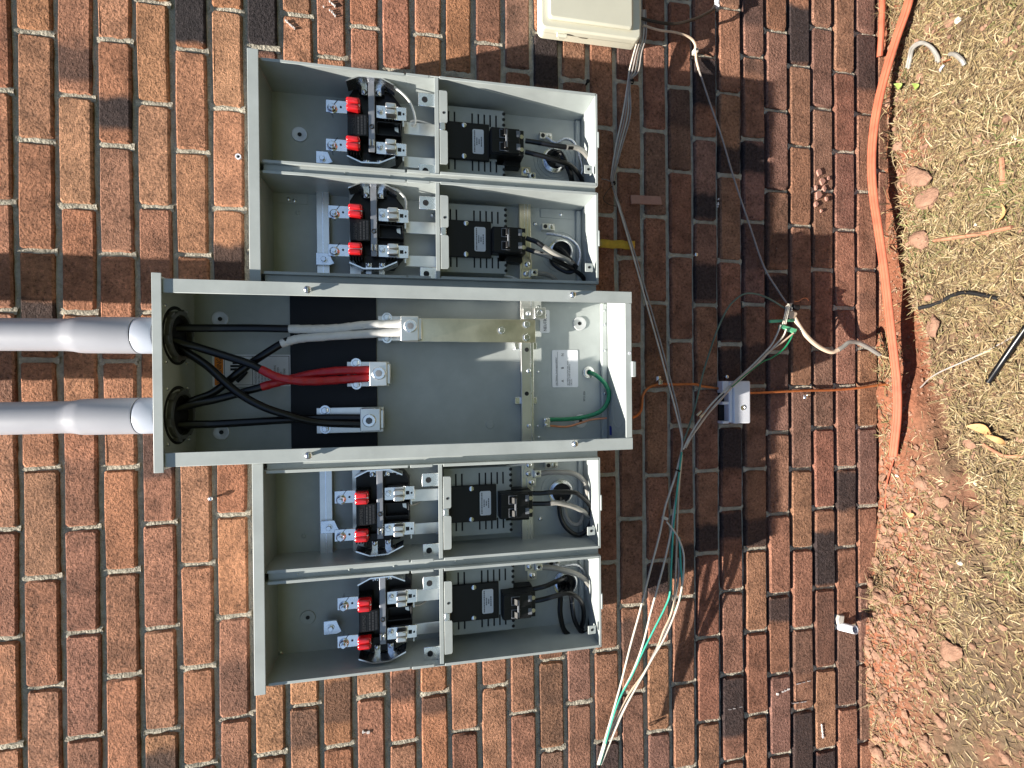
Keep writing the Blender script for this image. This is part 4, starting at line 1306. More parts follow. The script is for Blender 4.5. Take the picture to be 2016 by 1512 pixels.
RW = .0050
for ci, e in ((1, eR), (2, eR), (3, eL), (4, eL)):
    u, v = {1: (1090, 317), 2: (1103, 496), 3: (1103, 968), 4: (1112, 1146)}[ci]
    p = at(u, v, YI)
    b = MB()
    for r in (.044, .036):
        b.lathe((p.x, YI, p.z), (0, -1, 0), [(.0001, r - .0008), (.0008, r - .0003), (.0008, r + .0003), (.0001, r + .0008)], 36)
    b.build('knockout', PT, e)
    fit = thing('cable_fitting', 'round steel cable fitting in the back of the %s' % bay_name[ci], 'fitting', (p.x, YI, p.z), 'cable fittings in the meter bays')
    MB().lathe((p.x, YI, p.z), (0, -1, 0), [(.0002, .0275), (.004, .0275), (.004, .0235), (.010, .0235), (.011, .021), (.0008, .019)], 28).build('fitting_ring', M['steel'], fit)
    MB().cyl((p.x, YI - .0022, p.z), (p.x, YI - .0006, p.z), .0195, seg=24).build('fitting_bore', M['rubber'], fit)
# rightmost bay
wire('dark wire turning grey, upper lead of breaker in rightmost bay', [(1034, 277, -.07), (1060, 281, -.074), (1084, 285.4, -.078), (1114.5, 289.5, -.08), (1135, 291, -.078), (1151, 301, -.072), (1159, 318, -.062), (1157, 345, -.05), (1150, 352, -.04)], RW, 'cable_black', sheath=[(1114.5, 289.5, -.08), (1135, 291, -.078), (1151, 301, -.072), (1159, 318, -.062), (1157, 345, -.05)], smat='cable_grey')
wire('black lead from breaker bending down in rightmost bay', [(1034, 299, -.07), (1055, 304, -.074), (1074, 309, -.076), (1100, 317, -.076), (1124.7, 327, -.072), (1141, 346, -.062), (1146, 358, -.05)], RW, 'cable_black')
wire('black wire loop out of the fitting in rightmost bay', [(1086, 312, YI - .005), (1090, 303, -.045), (1102, 301, -.06), (1112.5, 319, -.064), (1122.7, 342, -.06), (1126, 357, -.05)], RW * 1.15, 'cable_black')
wire('twisted bare ground strand arching in rightmost bay', [(1075, 270, -.036), (1094, 281, -.04), (1112.5, 273.2, -.046), (1129, 280, -.048), (1139, 302, -.046), (1146, 333, -.042), (1140, 355, -.036)], .0032, 'braid')
wire('grey wire along the floor in rightmost bay', [(1095, 322, YI - .006), (1118, 330, -.035), (1134, 342, -.04), (1142, 358, -.042)], RW, 'cable_grey')
# bay right of the middle box
wire('black breaker lead turning grey and looping, bay right of middle box', [(1036, 469, -.07), (1055.6, 476, -.076), (1070, 485.4, -.08), (1094, 500.7, -.082), (1114.6, 511, -.08), (1129, 519, -.074), (1132, 529, -.066), (1120.7, 536, -.06), (1100, 528, -.052), (1086, 514, -.044), (1088, 500, -.034), (1096, 494, YI - .004)], RW, 'cable_black', sheath=[(1070, 485.4, -.08), (1094, 500.7, -.082), (1114.6, 511, -.08), (1127, 518, -.075)], smat='cable_grey')
wire('lower breaker lead with grey jacket, bay right of middle box', [(1036, 490, -.07), (1055.6, 496.6, -.074), (1074, 502.7, -.076), (1094, 513, -.074), (1114.6, 523, -.07), (1135, 535, -.062), (1147, 545.4, -.052), (1153, 556, -.046)], RW, 'cable_black', sheath=[(1052, 495.5, -.0735), (1074, 502.7, -.076), (1086, 508, -.0755)], smat='cable_grey')
wire('twisted bare ground strand curving wide, bay right of middle box', [(1076, 460, -.036), (1094, 462, -.042), (1120.7, 470, -.046), (1137, 484.4, -.048), (1142, 500.7, -.048), (1139, 519, -.048), (1131, 531, -.044)], .0032, 'braid')
wire('grey neutral wire from square lug, bay right of middle box', [(1056, 538, -.049), (1074, 540, -.048), (1088, 546, -.046), (1100, 558, -.042)], RW, 'cable_grey')
wire('short thin white wire by the plate, bay right of middle box', [(992, 542, -.045), (1008, 546, -.047), (1024, 553, -.047)], .0022, 'tape_white')
wire('black stub of cable in the fitting, bay right of middle box', [(1095, 490, YI - .004), (1102, 492, -.045), (1112, 500, -.055), (1124, 516, -.052), (1134, 526, -.045)], RW * 1.3, 'rubber')
# bay left of the middle box
wire('black breaker lead coiling in a loop, bay left of middle box', [(1046, 971, -.07), (1066, 971, -.074), (1088, 969, -.078), (1128, 969, -.08), (1144, 977, -.078), (1159, 991, -.072), (1165, 1009, -.068), (1163, 1031, -.064), (1148, 1050, -.06), (1132, 1052, -.056), (1114, 1038, -.05), (1104, 1019, -.044), (1101, 999, -.036), (1103, 980, YI - .004)], RW, 'cable_black')
wire('black lead with grey jacket near floor, bay left of middle box', [(1046, 992, -.07), (1078, 991.5, -.076), (1098, 990, -.08), (1128, 997, -.08), (1148, 1007, -.074), (1162, 1018, -.062), (1164, 1034, -.05)], RW, 'cable_black', sheath=[(1084, 991, -.0775), (1098, 990, -.08), (1128, 997, -.08), (1148, 1007, -.074), (1160, 1016, -.064)], smat='cable_grey')
wire('grey wire arching from square lug, bay left of middle box', [(1062, 933, -.049), (1080, 930, -.052), (1098, 929.6, -.054), (1128, 932, -.056), (1148, 946, -.056), (1157, 967, -.054), (1159, 991, -.05), (1164, 1012, -.044)], RW * 1.15, 'cable_grey')
wire('inner grey coil inside the black loop, bay left of middle box', [(1108, 985, -.034), (1111, 1000, -.042), (1114, 1015, -.048), (1124, 1030, -.052), (1138, 1032, -.054), (1147, 1018, -.054), (1150, 1000, -.05)], RW * .9, 'cable_grey')
wire('thin white wire below the socket, bay left of middle box', [(800, 996, -.06), (822, 991, -.05), (840, 975, -.044), (853, 962, -.04)], .0020, 'cable_grey')
wire('small white wire to the neutral bar, bay left of middle box', [(997, 918, -.05), (1015, 916, -.05), (1034, 914, -.05)], .0022, 'tape_white')
# leftmost bay
wire('black breaker lead dropping in a bend, leftmost bay', [(1050, 1184, -.07), (1070, 1180, -.074), (1088, 1175, -.078), (1118, 1168, -.08), (1138, 1177, -.078), (1147.6, 1195, -.07), (1148.6, 1219, -.064), (1143, 1239, -.058)], RW, 'cable_black')
wire('upper breaker lead running into the fitting, leftmost bay', [(1050, 1160, -.07), (1074, 1154, -.074), (1098, 1143.5, -.07), (1112, 1139, -.055), (1116, 1142, YI - .004)], RW, 'cable_black')
wire('long black loop hanging furthest left, leftmost bay', [(1110, 1152, YI - .004), (1104, 1165, -.05), (1103, 1185, -.062), (1103, 1209, -.064), (1110, 1239, -.062), (1124, 1252, -.06), (1138, 1248, -.056), (1147, 1236, -.05)], RW * 1.1, 'cable_black')
wire('second black loop with grey patch, leftmost bay', [(1118, 1150, YI - .004), (1124, 1163, -.055), (1126, 1191, -.068), (1132, 1223, -.068), (1147.6, 1246, -.064), (1160, 1239, -.058), (1162, 1209, -.05), (1160, 1190, -.044)], RW, 'cable_black', sheath=[(1123.5, 1168, -.058), (1125, 1178, -.063), (1126, 1189, -.0677)], smat='cable_grey')
wire('grey wire arching over from square lug, leftmost bay', [(1065, 1117, -.049), (1085, 1118, -.052), (1108, 1122, -.054), (1138, 1131.6, -.056), (1157.5, 1147.5, -.056), (1167.5, 1169, -.052), (1171, 1203, -.046)], RW * 1.15, 'cable_grey')
wire('twisted bare ground strand behind the fitting, leftmost bay', [(1092, 1112, -.036), (1106, 1116, -.04), (1118, 1113, -.042), (1134, 1112, -.042), (1146, 1120, -.042), (1153, 1135, -.04), (1154, 1160, -.038)], .0032, 'braid')
wire('thin grey wire below the socket, leftmost bay', [(806, 1190, -.06), (824, 1192, -.052), (842, 1180, -.045), (856, 1163, -.04)], .0020, 'cable_grey')
# pale wires curving beside the right hand sockets
wire('pale wire curling from shield to shelf in rightmost bay', [(748, 160, -.085), (768, 167, -.09), (790, 182, -.088), (806, 200, -.08), (815, 222, -.07), (817, 240, -.06), (810, 248, -.05), (808, 240, -.045), (822, 238, -.042), (850, 246, -.040)], .0024, 'tape_white')
wire('pale wire curling beside socket, bay right of middle box', [(762, 369, -.085), (778, 372, -.09), (792, 383, -.085), (799, 396, -.075), (799, 412, -.065)], .0024, 'tape_white')
for lab, u, v in (('silver sleeve at the shield top, bay left of middle box', 770, 927), ('silver sleeve at the shield top, leftmost bay', 776, 1134)):
    o = MB().tube([at(u - 16, v - 1, -.07), at(u, v, -.072), at(u + 12, v, -.072), at(u + 14, v + 6, -.072)], .0042, 10, 5).build('crimped_sleeve', M['alu'])
    tag(o, lab, 'sleeve')

# ------------------------------------------------------------------ ground
def fbm(x, y, seed, octs=4, base=6.0):
    r = np.random.default_rng(seed)
    out = np.zeros_like(x)
    amp, fr = 1.0, base
    for k in range(octs):
        for j in range(4):
            a = r.uniform(0, 2 * np.pi); ph = r.uniform(0, 2 * np.pi)
            out += amp * np.sin((x * np.cos(a) + y * np.sin(a)) * fr * r.uniform(.7, 1.4) + ph) / 4
        amp *= .55; fr *= 2.1
    return out


TR = [(1.2, -.004, .010), (.75, -.006, .014), (.54, -.012, .020), (.341, -.030, .026), (.235, -.043, .030), (.116, -.082, .040), (.029, -.096, .042),
      (-.044, -.118, .040), (-.124, -.150, .034), (-.212, -.182, .026), (-.286, -.203, .018), (-.369, -.222, .014), (-.45, -.262, .010), (-.7, -.34, .004), (-1.2, -.5, .0)]
TRX = np.array([t[0] for t in TR])[::-1]; TRY = np.array([t[1] for t in TR])[::-1]; TRD = np.array([t[2] for t in TR])[::-1]


def ground_height(x, y):
    h = -.034 + .007 * fbm(x, y, 3, 3, 5.0) + .0058 * fbm(x, y, 4, 3, 38.0) + .0032 * fbm(x, y, 8, 2, 150.0)
    # soil heaped against the wall on the left
    heap = np.clip((-.30 - x) / .45, 0, 1) * np.exp(-np.clip(-y, 0, 9) / .16)
    h += heap * (.046 + .012 * fbm(x, y, 5, 3, 16.0))
    pile = np.exp(-(((x + .60) / .13) ** 2 + ((y + .05) / .07) ** 2))
    h += pile * .022
    # narrow washed-out trench
    ty = np.interp(x, TRX, TRY); td = np.interp(x, TRX, TRD)
    wd = .018 + .014 * (fbm(x * 1.0, x * 0.0, 9, 3, 14.0) * .5 + .5)
    h -= td * 1.35 * np.exp(-((y - ty) / wd) ** 2) * np.exp(-np.clip(np.abs(x) - 1.3, 0, 9))
    h += .010 * np.exp(-((y - (ty - .05)) / .03) ** 2) * np.clip(td / .03, 0, 1)
    far = np.clip((np.sqrt(x * x + y * y) - 2.0) / 6, 0, 1)
    return h * (1 - far) - .03 * far


def grow(a, b, step, far, k=1.35):
    xs = list(np.arange(a, b + 1e-6, step))
    s, l, r = step, [], []
    p = a
    while p > -far:
        s *= k; p -= s; l.append(p)
    s, p = step, b
    while p < far:
        s *= k; p += s; r.append(p)
    return l[::-1] + xs + r


gx = np.array(grow(-1.25, 1.25, .0075, 60.0))
gy_ = [.06, .03, .015] + list(np.arange(.0, -.62, -.0075))
s_, p_ = .0075, gy_[-1]
while p_ > -60:
    s_ *= 1.3; p_ -= s_; gy_.append(p_)
gy = np.array(gy_)
X, Y = np.meshgrid(gx, gy)
Z = ground_height(X, Y)
verts = np.stack([X.ravel(), Y.ravel(), Z.ravel()], 1)
ny_, nx_ = X.shape
idx = np.arange(nx_ * ny_).reshape(ny_, nx_)
quads = np.stack([idx[:-1, :-1].ravel(), idx[1:, :-1].ravel(), idx[1:, 1:].ravel(), idx[:-1, 1:].ravel()], 1)
me = bpy.data.meshes.new('ground')
me.from_pydata(verts.tolist(), [], quads.tolist())
me.shade_smooth()
mt, nt, p, nodes, links = new_mat('clay_soil')
tc = N(nodes, 'ShaderNodeTexCoord')
na = N(nodes, 'ShaderNodeTexNoise', Scale=7.0, Detail=5.0, Roughness=0.65)
nb = N(nodes, 'ShaderNodeTexNoise', Scale=110.0, Detail=5.0, Roughness=0.7)
for n in (na, nb): links.new(tc.outputs['Object'], n.inputs['Vector'])
ra = ramp(nodes, [(0.36, (0.165, 0.085, 0.055)), (0.50, (0.125, 0.085, 0.055)), (0.64, (0.10, 0.075, 0.05))])
links.new(na.outputs['Fac'], ra.inputs['Fac'])
# redder clay close to the wall
sep = N(nodes, 'ShaderNodeSeparateXYZ'); links.new(tc.outputs['Object'], sep.inputs[0])
wob = N(nodes, 'ShaderNodeMath', operation='MULTIPLY_ADD'); links.new(na.outputs['Fac'], wob.inputs[0]); wob.inputs[1].default_value = .22; links.new(sep.outputs['Y'], wob.inputs[2])
mr = N(nodes, 'ShaderNodeMapRange', interpolation_type='SMOOTHSTEP'); mr.inputs['From Min'].default_value = -.07; mr.inputs['From Max'].default_value = .06
links.new(wob.outputs[0], mr.inputs['Value'])
mx = N(nodes, 'ShaderNodeMix', data_type='RGBA'); links.new(mr.outputs[0], mx.inputs[0]); links.new(ra.outputs['Color'], mx.inputs[6]); mx.inputs[7].default_value = (0.235, 0.095, 0.055, 1)
rb = ramp(nodes, [(0.3, 0.55), (0.5, 1.0), (0.72, 1.35)]); links.new(nb.outputs['Fac'], rb.inputs['Fac'])
mm = N(nodes, 'ShaderNodeMix', data_type='RGBA', blend_type='MULTIPLY'); mm.inputs[0].default_value = 1
links.new(mx.outputs[2], mm.inputs[6]); links.new(rb.outputs['Color'], mm.inputs[7])
# unseen soil further out, made dark green to cut light bounced at the wall
lw_ = N(nodes, 'ShaderNodeMapRange', interpolation_type='SMOOTHSTEP'); lw_.inputs['From Min'].default_value = -.36; lw_.inputs['From Max'].default_value = -.62
links.new(sep.outputs['Y'], lw_.inputs['Value'])
lm = N(nodes, 'ShaderNodeMix', data_type='RGBA'); links.new(lw_.outputs[0], lm.inputs[0]); links.new(mm.outputs[2], lm.inputs[6]); lm.inputs[7].default_value = (0.036, 0.042, 0.020, 1)
links.new(lm.outputs[2], p.inputs['Base Color'])
p.inputs['Roughness'].default_value = .95; p.inputs['Specular IOR Level'].default_value = .1
bp = N(nodes, 'ShaderNodeBump', Strength=1.0, Distance=.006); links.new(nb.outputs['Fac'], bp.inputs['Height']); links.new(bp.outputs['Normal'], p.inputs['Normal'])
me.materials.append(mt)
gr = bpy.data.objects.new('ground', me); COL.objects.link(gr)
tag(gr, 'bare reddish clay and thin dry turf at the foot of the wall', 'ground', kind='structure')


def blades(n, xr, yr, dens, length, width, tilt, cols, seed, name, label):
    r = np.random.default_rng(seed)
    x = r.uniform(*xr, n); y = r.uniform(*yr, n)
    keep = r.uniform(0, 1, n) < dens(x, y)
    x, y = x[keep], y[keep]; n = len(x)
    z = ground_height(x, y)
    L = r.gamma(4.0, length / 4.0, n); w = width * r.uniform(.6, 1.4, n)
    a = r.uniform(0, 2 * np.pi, n); el = np.abs(r.normal(0, tilt, n)) + .04
    bend = r.normal(0, .55, n); drop = r.uniform(.2, 1.0, n)
    dx, dy = np.cos(a), np.sin(a)
    px, py = -dy, dx
    V = np.zeros((n, 7, 3)); 
    for k, t in enumerate((0, .38, .75)):
        s = L * t
        cxx = x + dx * s * np.cos(el) + px * bend * s * t * .5
        cyy = y + dy * s * np.cos(el) + py * bend * s * t * .5
        czz = z + .001 + s * np.sin(el) * (1 - .55 * t * drop)
        ww = w * (1 - .25 * t)
        tw = r.uniform(-.5, .5, n)
        V[:, 2 * k, :] = np.stack([cxx + px * ww, cyy + py * ww, czz + ww * tw], 1)
        V[:, 2 * k + 1, :] = np.stack([cxx - px * ww, cyy - py * ww, czz - ww * tw], 1)
    s = L
    V[:, 6, :] = np.stack([x + dx * s * np.cos(el) + px * bend * s * .5, y + dy * s * np.cos(el) + py * bend * s * .5, z + .001 + s * np.sin(el) * (1 - .55 * drop)], 1)
    V[:, :, 1] = np.minimum(V[:, :, 1], -.001)
    base = (np.arange(n) * 7)[:, None]
    F4 = np.concatenate([base + np.array([[0, 1, 3, 2]]), base + np.array([[2, 3, 5, 4]])], 0)
    F3 = base + np.array([[4, 5, 6]])
    me = bpy.data.meshes.new(name)
    nv = n * 7
    loops = np.concatenate([F4.ravel(), F3.ravel()])
    starts = np.concatenate([np.arange(len(F4)) * 4, len(F4) * 4 + np.arange(len(F3)) * 3])
    me.vertices.add(nv); me.vertices.foreach_set('co', V.reshape(-1))
    me.loops.add(len(loops)); me.loops.foreach_set('vertex_index', loops.astype(np.int32))
    me.polygons.add(len(starts)); me.polygons.foreach_set('loop_start', starts.astype(np.int32))
    me.update(calc_edges=True); me.validate()
    c = np.array(cols)[r.choice(len(cols), n, p=None)] * r.uniform(.6, 1.25, (n, 1))
    c = np.repeat(np.concatenate([c, np.ones((n, 1))], 1)[:, None, :], 7, 1)
    ca = me.color_attributes.new('tone', 'FLOAT_COLOR', 'POINT'); ca.data.foreach_set('color', c.astype(np.float32).ravel())
    me.materials.append(M['grass'])
    o = bpy.data.objects.new(name, me); COL.objects.link(o)
    return tag(o, label, 'grass', kind='stuff')


mt, nt, p, nodes, links = new_mat('dry_grass')
a = N(nodes, 'ShaderNodeAttribute', attribute_name='tone')
links.new(a.outputs['Color'], p.inputs['Base Color']); p.inputs['Roughness'].default_value = .7; p.inputs['Specular IOR Level'].default_value = .25
p.inputs['Subsurface Weight'].default_value = 0.0
M['grass'] = mt


def turf(x, y):
    ty = np.interp(x, TRX, TRY)
    d = np.clip((ty - .015 - y) / .05, 0, 1)
    d *= .25 + .75 * np.clip((x + .55) / .7, 0, 1)
    d *= np.clip(.75 + .45 * fbm(x, y, 21, 3, 13.0), .12, 1)
    return np.clip(d, 0, 1)


def wallside(x, y):
    k = np.exp(-((y + .022) / .02) ** 2)
    return np.clip(k * (.35 + .9 * fbm(x, y, 33, 2, 17.0)), 0, 1) * (x > -.85)


STRAW = [(.235, .170, .085), (.28, .21, .11), (.19, .13, .068), (.35, .28, .17), (.14, .092, .05), (.19, .155, .07), (.11, .072, .042)]
GREEN = [(.11, .125, .04), (.15, .15, .055), (.09, .105, .032)]
blades(150000, (-1.1, 1.15), (-.56, -.002), turf, .017, .00085, .34, STRAW, 41, 'dry_grass', 'short dry straw coloured grass covering the ground away from the wall')
blades(26000, (-1.1, 1.15), (-.56, -.002), lambda x, y: turf(x, y) * np.clip(fbm(x, y, 52, 2, 9.0) * 1.3, 0, 1), .018, .0010, .5, GREEN, 43, 'green_grass', 'sparse green blades mixed into the dry turf')
blades(9000, (-.9, 1.1), (-.08, -.002), wallside, .034, .0009, .75, STRAW, 45, 'wall_foot_grass', 'loose dry grass wisps along the foot of the wall')
blades(60000, (-1.15, .9), (-.5, -.002), lambda x, y: np.clip(.55 * np.clip((.35 - x) / .6, 0, 1) * (.6 + .6 * fbm(x, y, 61, 3, 11.0)), 0, 1), .016, .0009, .18, STRAW, 49, 'straw_litter', 'short straw litter trodden into the bare soil')
DIMMING_LAWN = [(.045, .058, .022), (.055, .065, .028), (.035, .045, .018), (.08, .07, .035)]  # dark greens for an out-of-view lawn added to weaken ground bounce
blades(80000, (-3, 3), (-2.6, -.42), lambda x, y: np.clip((-.42 - y) / .25, 0, 1), .045, .0022, .55, DIMMING_LAWN, 47, 'bounce_dimming_grass', 'unseen dark green grass added further out to dim bounced light')

# crumbs of soil
def clod_mesh(n, sampler, size, seed, name, mat, label):
    r = random.Random(seed)
    bm = bmesh.new(); bmesh.ops.create_icosphere(bm, subdivisions=1, radius=1.0)
    bv = np.array([v.co[:] for v in bm.verts]); bf = [tuple(v.index for v in f.verts) for f in bm.faces]; bm.free()
    vs, fs = [], []
    for i in range(n):
        x, y = sampler(r)
        s = size * math.exp(r.gauss(0, .55))
        k = np.array([r.uniform(.7, 1.3), r.uniform(.7, 1.3), r.uniform(.45, .85)]) * s
        c, sn = math.cos(r.uniform(0, 6.3)), math.sin(r.uniform(0, 6.3))
        z = float(ground_height(np.array([x]), np.array([y]))[0]) + k[2] * .35
        p_ = bv * k * (1 + np.array([[r.uniform(-.22, .22)] for _ in range(len(bv))]))
        n0 = len(vs)
        vs += [(q[0] * c - q[1] * sn + x, min(q[0] * sn + q[1] * c + y, -.0005), q[2] + z) for q in p_]
        fs += [tuple(n0 + j for j in f) for f in bf]
    b = MB(); b.v, b.f = vs, fs
    me = bpy.data.meshes.new(name); me.from_pydata(vs, [], fs); me.materials.append(mat); me.shade_smooth(); me.set_sharp_from_angle(angle=math.radians(50))
    o = bpy.data.objects.new(name, me); COL.objects.link(o)
    return tag(o, label, 'soil', kind='stuff')


def near_wall(r):
    x = r.uniform(-1.1, .9)
    if r.random() < .55: x = r.uniform(-1.1, -.25)
    return x, -abs(r.gauss(0, .07)) - .004


clod_mesh(4200, near_wall, .0025, 3, 'soil_crumbs', M['clay'], 'crumbs of red clay strewn along the foot of the wall')
clod_mesh(1500, lambda r: (r.uniform(-1.1, 1.1), r.uniform(-.55, -.05)), .0030, 4, 'soil_grit', M['clay'], 'fine clay grit scattered in the turf')


def lump(name, label, cat, u, v, z, sx, sy, sz, mat, seed, group=None, rot=0.0, sub=3):
    r = random.Random(seed)
    q = atz(u, v, z)
    bm = bmesh.new(); bmesh.ops.create_icosphere(bm, subdivisions=sub, radius=1.0)
    ph = [Vector((r.uniform(-1, 1), r.uniform(-1, 1), r.uniform(-1, 1))).normalized() for _ in range(9)]
    for w in bm.verts:
        d = w.co.normalized()
        k = 1.0
        for h in ph:
            t = d.dot(h)
            if t > .62: k -= (t - .62) * .7
        k *= 1 + r.uniform(-.04, .04)
        w.co = Vector((d.x * sx * k, d.y * sy * k, d.z * sz * k))
    gz = float(ground_height(np.array([q.x]), np.array([q.y]))[0])
    bmesh.ops.transform(bm, matrix=Matrix.Translation((q.x, q.y, gz + sz * .45)) @ Matrix.Rotation(rot, 4, 'Z'), verts=bm.verts)
    me = bpy.data.meshes.new(name); bm.to_mesh(me); bm.free()
    me.materials.append(mat); me.shade_smooth(); me.set_sharp_from_angle(angle=math.radians(40))
    o = bpy.data.objects.new(name, me); COL.objects.link(o)
    return tag(o, label, cat, group)


CL = 'large clay lumps in the turf'
lump('clay_clod', 'long pale clay clod lying in turf beside the orange duct', 'clod', 1812, 352, -.03, .040, .026, .014, M['clay'], 1, CL, .5)
lump('clay_clod', 'flat clay clod at the upper right edge of the trench', 'clod', 1825, 393, -.03, .032, .030, .013, M['clay'], 2, CL, 1.0)
lump('clay_clod', 'angular clay clod with a leaf scrap by the trench', 'clod', 1808, 476, -.03, .030, .026, .013, M['clay'], 3, CL, .2)
lump('clay_clod', 'sandy clay lump beyond the trench below the copper wire', 'clod', 1848, 640, -.03, .030, .018, .012, M['clay'], 4, CL, .1)
lump('clay_clod', 'rounded clay clod lying against the lowest bricks at left', 'clod', 1714, 1150, .01, .015, .014, .012, M['clay'], 5, CL, .3)
lump('clay_clod', 'smooth oval clay clod a little out from the wall', 'clod', 1732, 1172, .01, .022, .016, .013, M['clay'], 6, CL, .8)
lump('clay_clod', 'half buried clay clod near the white pipe stub', 'clod', 1702, 1192, .01, .018, .014, .014, M['clay'], 7, CL, .1)
lump('clay_clod', 'broad flat clay lump in front of the soil heap', 'clod', 1858, 1282, .0, .034, .024, .010, M['clay'], 8, CL, 2.2)
lump('clay_clod', 'blocky clay lump at the far left foot of the wall', 'clod', 1722, 1478, .01, .026, .02, .014, M['clay'], 9, CL, 1.2)
lump('clay_clod', 'pinkish clay clod on the soil heap', 'clod', 1690, 1370, .02, .02, .014, .012, M['clay'], 10, CL, .2)
PB = 'pale pebbles'
lump('pebble', 'irregular white pebble in turf near the bent grey cable', 'pebble', 1885, 40, -.03, .009, .007, .004, M['pale_stone'], 11, PB, .2, 2)
lump('pebble', 'flat oval white pebble in turf near the right edge', 'pebble', 1996, 271, -.03, .011, .006, .003, M['pale_stone'], 12, PB, .3, 2)
lump('pebble', 'small white pebble by the brown stick', 'pebble', 1916, 443, -.03, .006, .005, .003, M['pale_stone'], 13, PB, .3, 2)
lump('pebble', 'white pebble on the soil left of the trench end', 'pebble', 1872, 1110, -.01, .008, .006, .004, M['pale_stone'], 14, PB, .9, 2)
lump('pebble', 'tiny white pebble by the duct end', 'pebble', 1762, 936, -.02, .006, .005, .003, M['pale_stone'], 15, PB, .9, 2)
lump('pebble', 'small white pebble beyond the trench', 'pebble', 1914, 953, -.02, .006, .004, .003, M['pale_stone'], 16, PB, .4, 2)


def gz(u, v, z=-.03, lift=0.0):
    q = atz(u, v, z)
    q.z = float(ground_height(np.array([q.x]), np.array([q.y]))[0]) + lift
    return q


def leaf(label, u, v, L, Wd, rot, mat, seed, group='fallen leaves'):
    r = random.Random(seed)
    q = gz(u, v, -.03, .006)
    b = MB(); vs = []
    n = 8
    for i in range(n + 1):
        t = i / n
        w = Wd * math.sin(math.pi * min(1, t * .98 + .01)) ** .8
        x = (t - .5) * L; zc = .004 * math.sin(t * 3.1) + .003 * (t - .5) ** 2 * 20
        vs += [(x, -w, zc + .004), (x, 0, zc), (x, w, zc + .005)]
    fs = []
    for i in range(n):
        o_ = i * 3
        fs += [(o_, o_ + 3, o_ + 4, o_ + 1), (o_ + 1, o_ + 4, o_ + 5, o_ + 2)]
    m_ = Matrix.Translation(q) @ Matrix.Rotation(rot, 4, 'Z') @ Matrix.Rotation(r.uniform(-.3, .3), 4, 'X')
    b.add([m_ @ Vector(p_) for p_ in vs], fs)
    o = b.build('fallen_leaf', M[mat], ang=180)
    sm = o.modifiers.new('thickness', 'SOLIDIFY'); sm.thickness = .0004
    return tag(o, label, 'leaf', group)


leaf('tan curled dry leaf standing up on the turf, left of centre', 1946, 842, .046, .010, 1.3, 'leaf', 1)
leaf('narrow brown dry leaf beside the tan curled one', 1978, 868, .040, .006, 1.2, 'leaf', 2)
leaf('small yellow green leaf in turf by the bent grey cable', 1780, 170, .020, .007, .4, 'leaf_green', 3)
leaf('second small green leaf beside the yellow green one', 1808, 170, .018, .006, .2, 'leaf_green', 4)
leaf('reddish brown leaf scrap next to the clay clods', 1805, 1015, .016, .007, .9, 'leaf', 5)
leaf('straw coloured leaf lying near the right edge of turf', 1985, 420, .036, .004, 2.9, 'leaf', 6)

# orange duct bundle lying over the trench
duct = thing('orange_duct', 'triple orange plastic duct lying along the foot of the wall', 'duct', tuple(atz(1757, 900, -.01)))
path = [(1800, -60, -.02), (1786, 10, -.01), (1762, 80, .0), (1738, 160, .012), (1722, 235, .022), (1715, 310, .026), (1718, 380, .024), (1731, 470, .020), (1742, 550, .017), (1752, 640, .014), (1759, 700, .012), (1765, 760, .010), (1765, 820, .004), (1757, 898, -.010)]
for k in (-1, 0, 1):
    pts = []
    for i, (u, v, z) in enumerate(path):
        q = atz(u + k * 5.0, v, z + .002)
        q.z += -abs(k) * .0015
        q.y = min(q.y, -.0075)
        pts.append(q)
    MB().tube(pts, .0041, 10, 6).build('duct_tube', M['orange'], duct)
pts = [atz(u, v, z) for u, v, z in ((1738, -30, -.02), (1737, 20, -.016), (1735, 70, -.018), (1731, 112, -.026))]
for q in pts: q.y = min(q.y, -.008)
tag(MB().tube(pts, .0066, 10, 6).build('orange_duct', M['orange']), 'short orange duct end half buried at the upper right wall corner', 'duct')
pts = [gz(u, v, -.02, .004) for u, v in ((1757, 905), (1750, 930), (1741, 955), (1738, 985), (1739, 1004))]
for q in pts: q.y = min(q.y, -.006)
tag(MB().tube(pts, .0018, 7, 5).build('thin_red_strand', M['orange']), 'thin red strand trailing from the orange duct end', 'strand')

# cable scraps, sticks and one shadow-tracing tube on the turf
pts = [gz(u, v, -.03, l) for u, v, l in ((1788, 135, .006), (1794, 115, .012), (1805, 96, .016), (1824, 86, .018), (1840, 93, .016), (1846, 110, .012), (1846, 122, .008))]
g = thing('cable_scrap', 'bent grey two-core cable scrap lying on the turf', 'cable', tuple(pts[0]))
for k in (-1, 1):
    MB().tube([q + Vector((0, 0, .0)) + Vector((.0028 * k, .0022 * k, 0)) for q in pts], .0033, 8, 6).build('core', M['cable_grey'], g)
tag(MB().tube([gz(1850, 125, -.03, .006), gz(1862, 120, -.03, .008), gz(1872, 116, -.03, .006)], .0022, 8, 5).build('copper_tail', M['copper']), 'short copper tail beside the bent grey cable', 'wire')
tag(MB().tube([gz(1848, 142, -.03, .004), gz(1853, 135, -.03, .008), gz(1858, 128, -.03, .007)], .0026, 8, 5).build('blue_wire_scrap', M['pvc_blue']), 'short blue wire scrap by the copper tail', 'wire')
tag(MB().tube([gz(1868, 106, -.03, .006), gz(1884, 108, -.03, .012), gz(1898, 118, -.03, .010), (gz(1900, 128, -.03, .005))], .0042, 8, 5).build('scrap_and_shadow_tube', M['cable_grey']), 'dark short cable end right of the bent grey cable', 'cable')
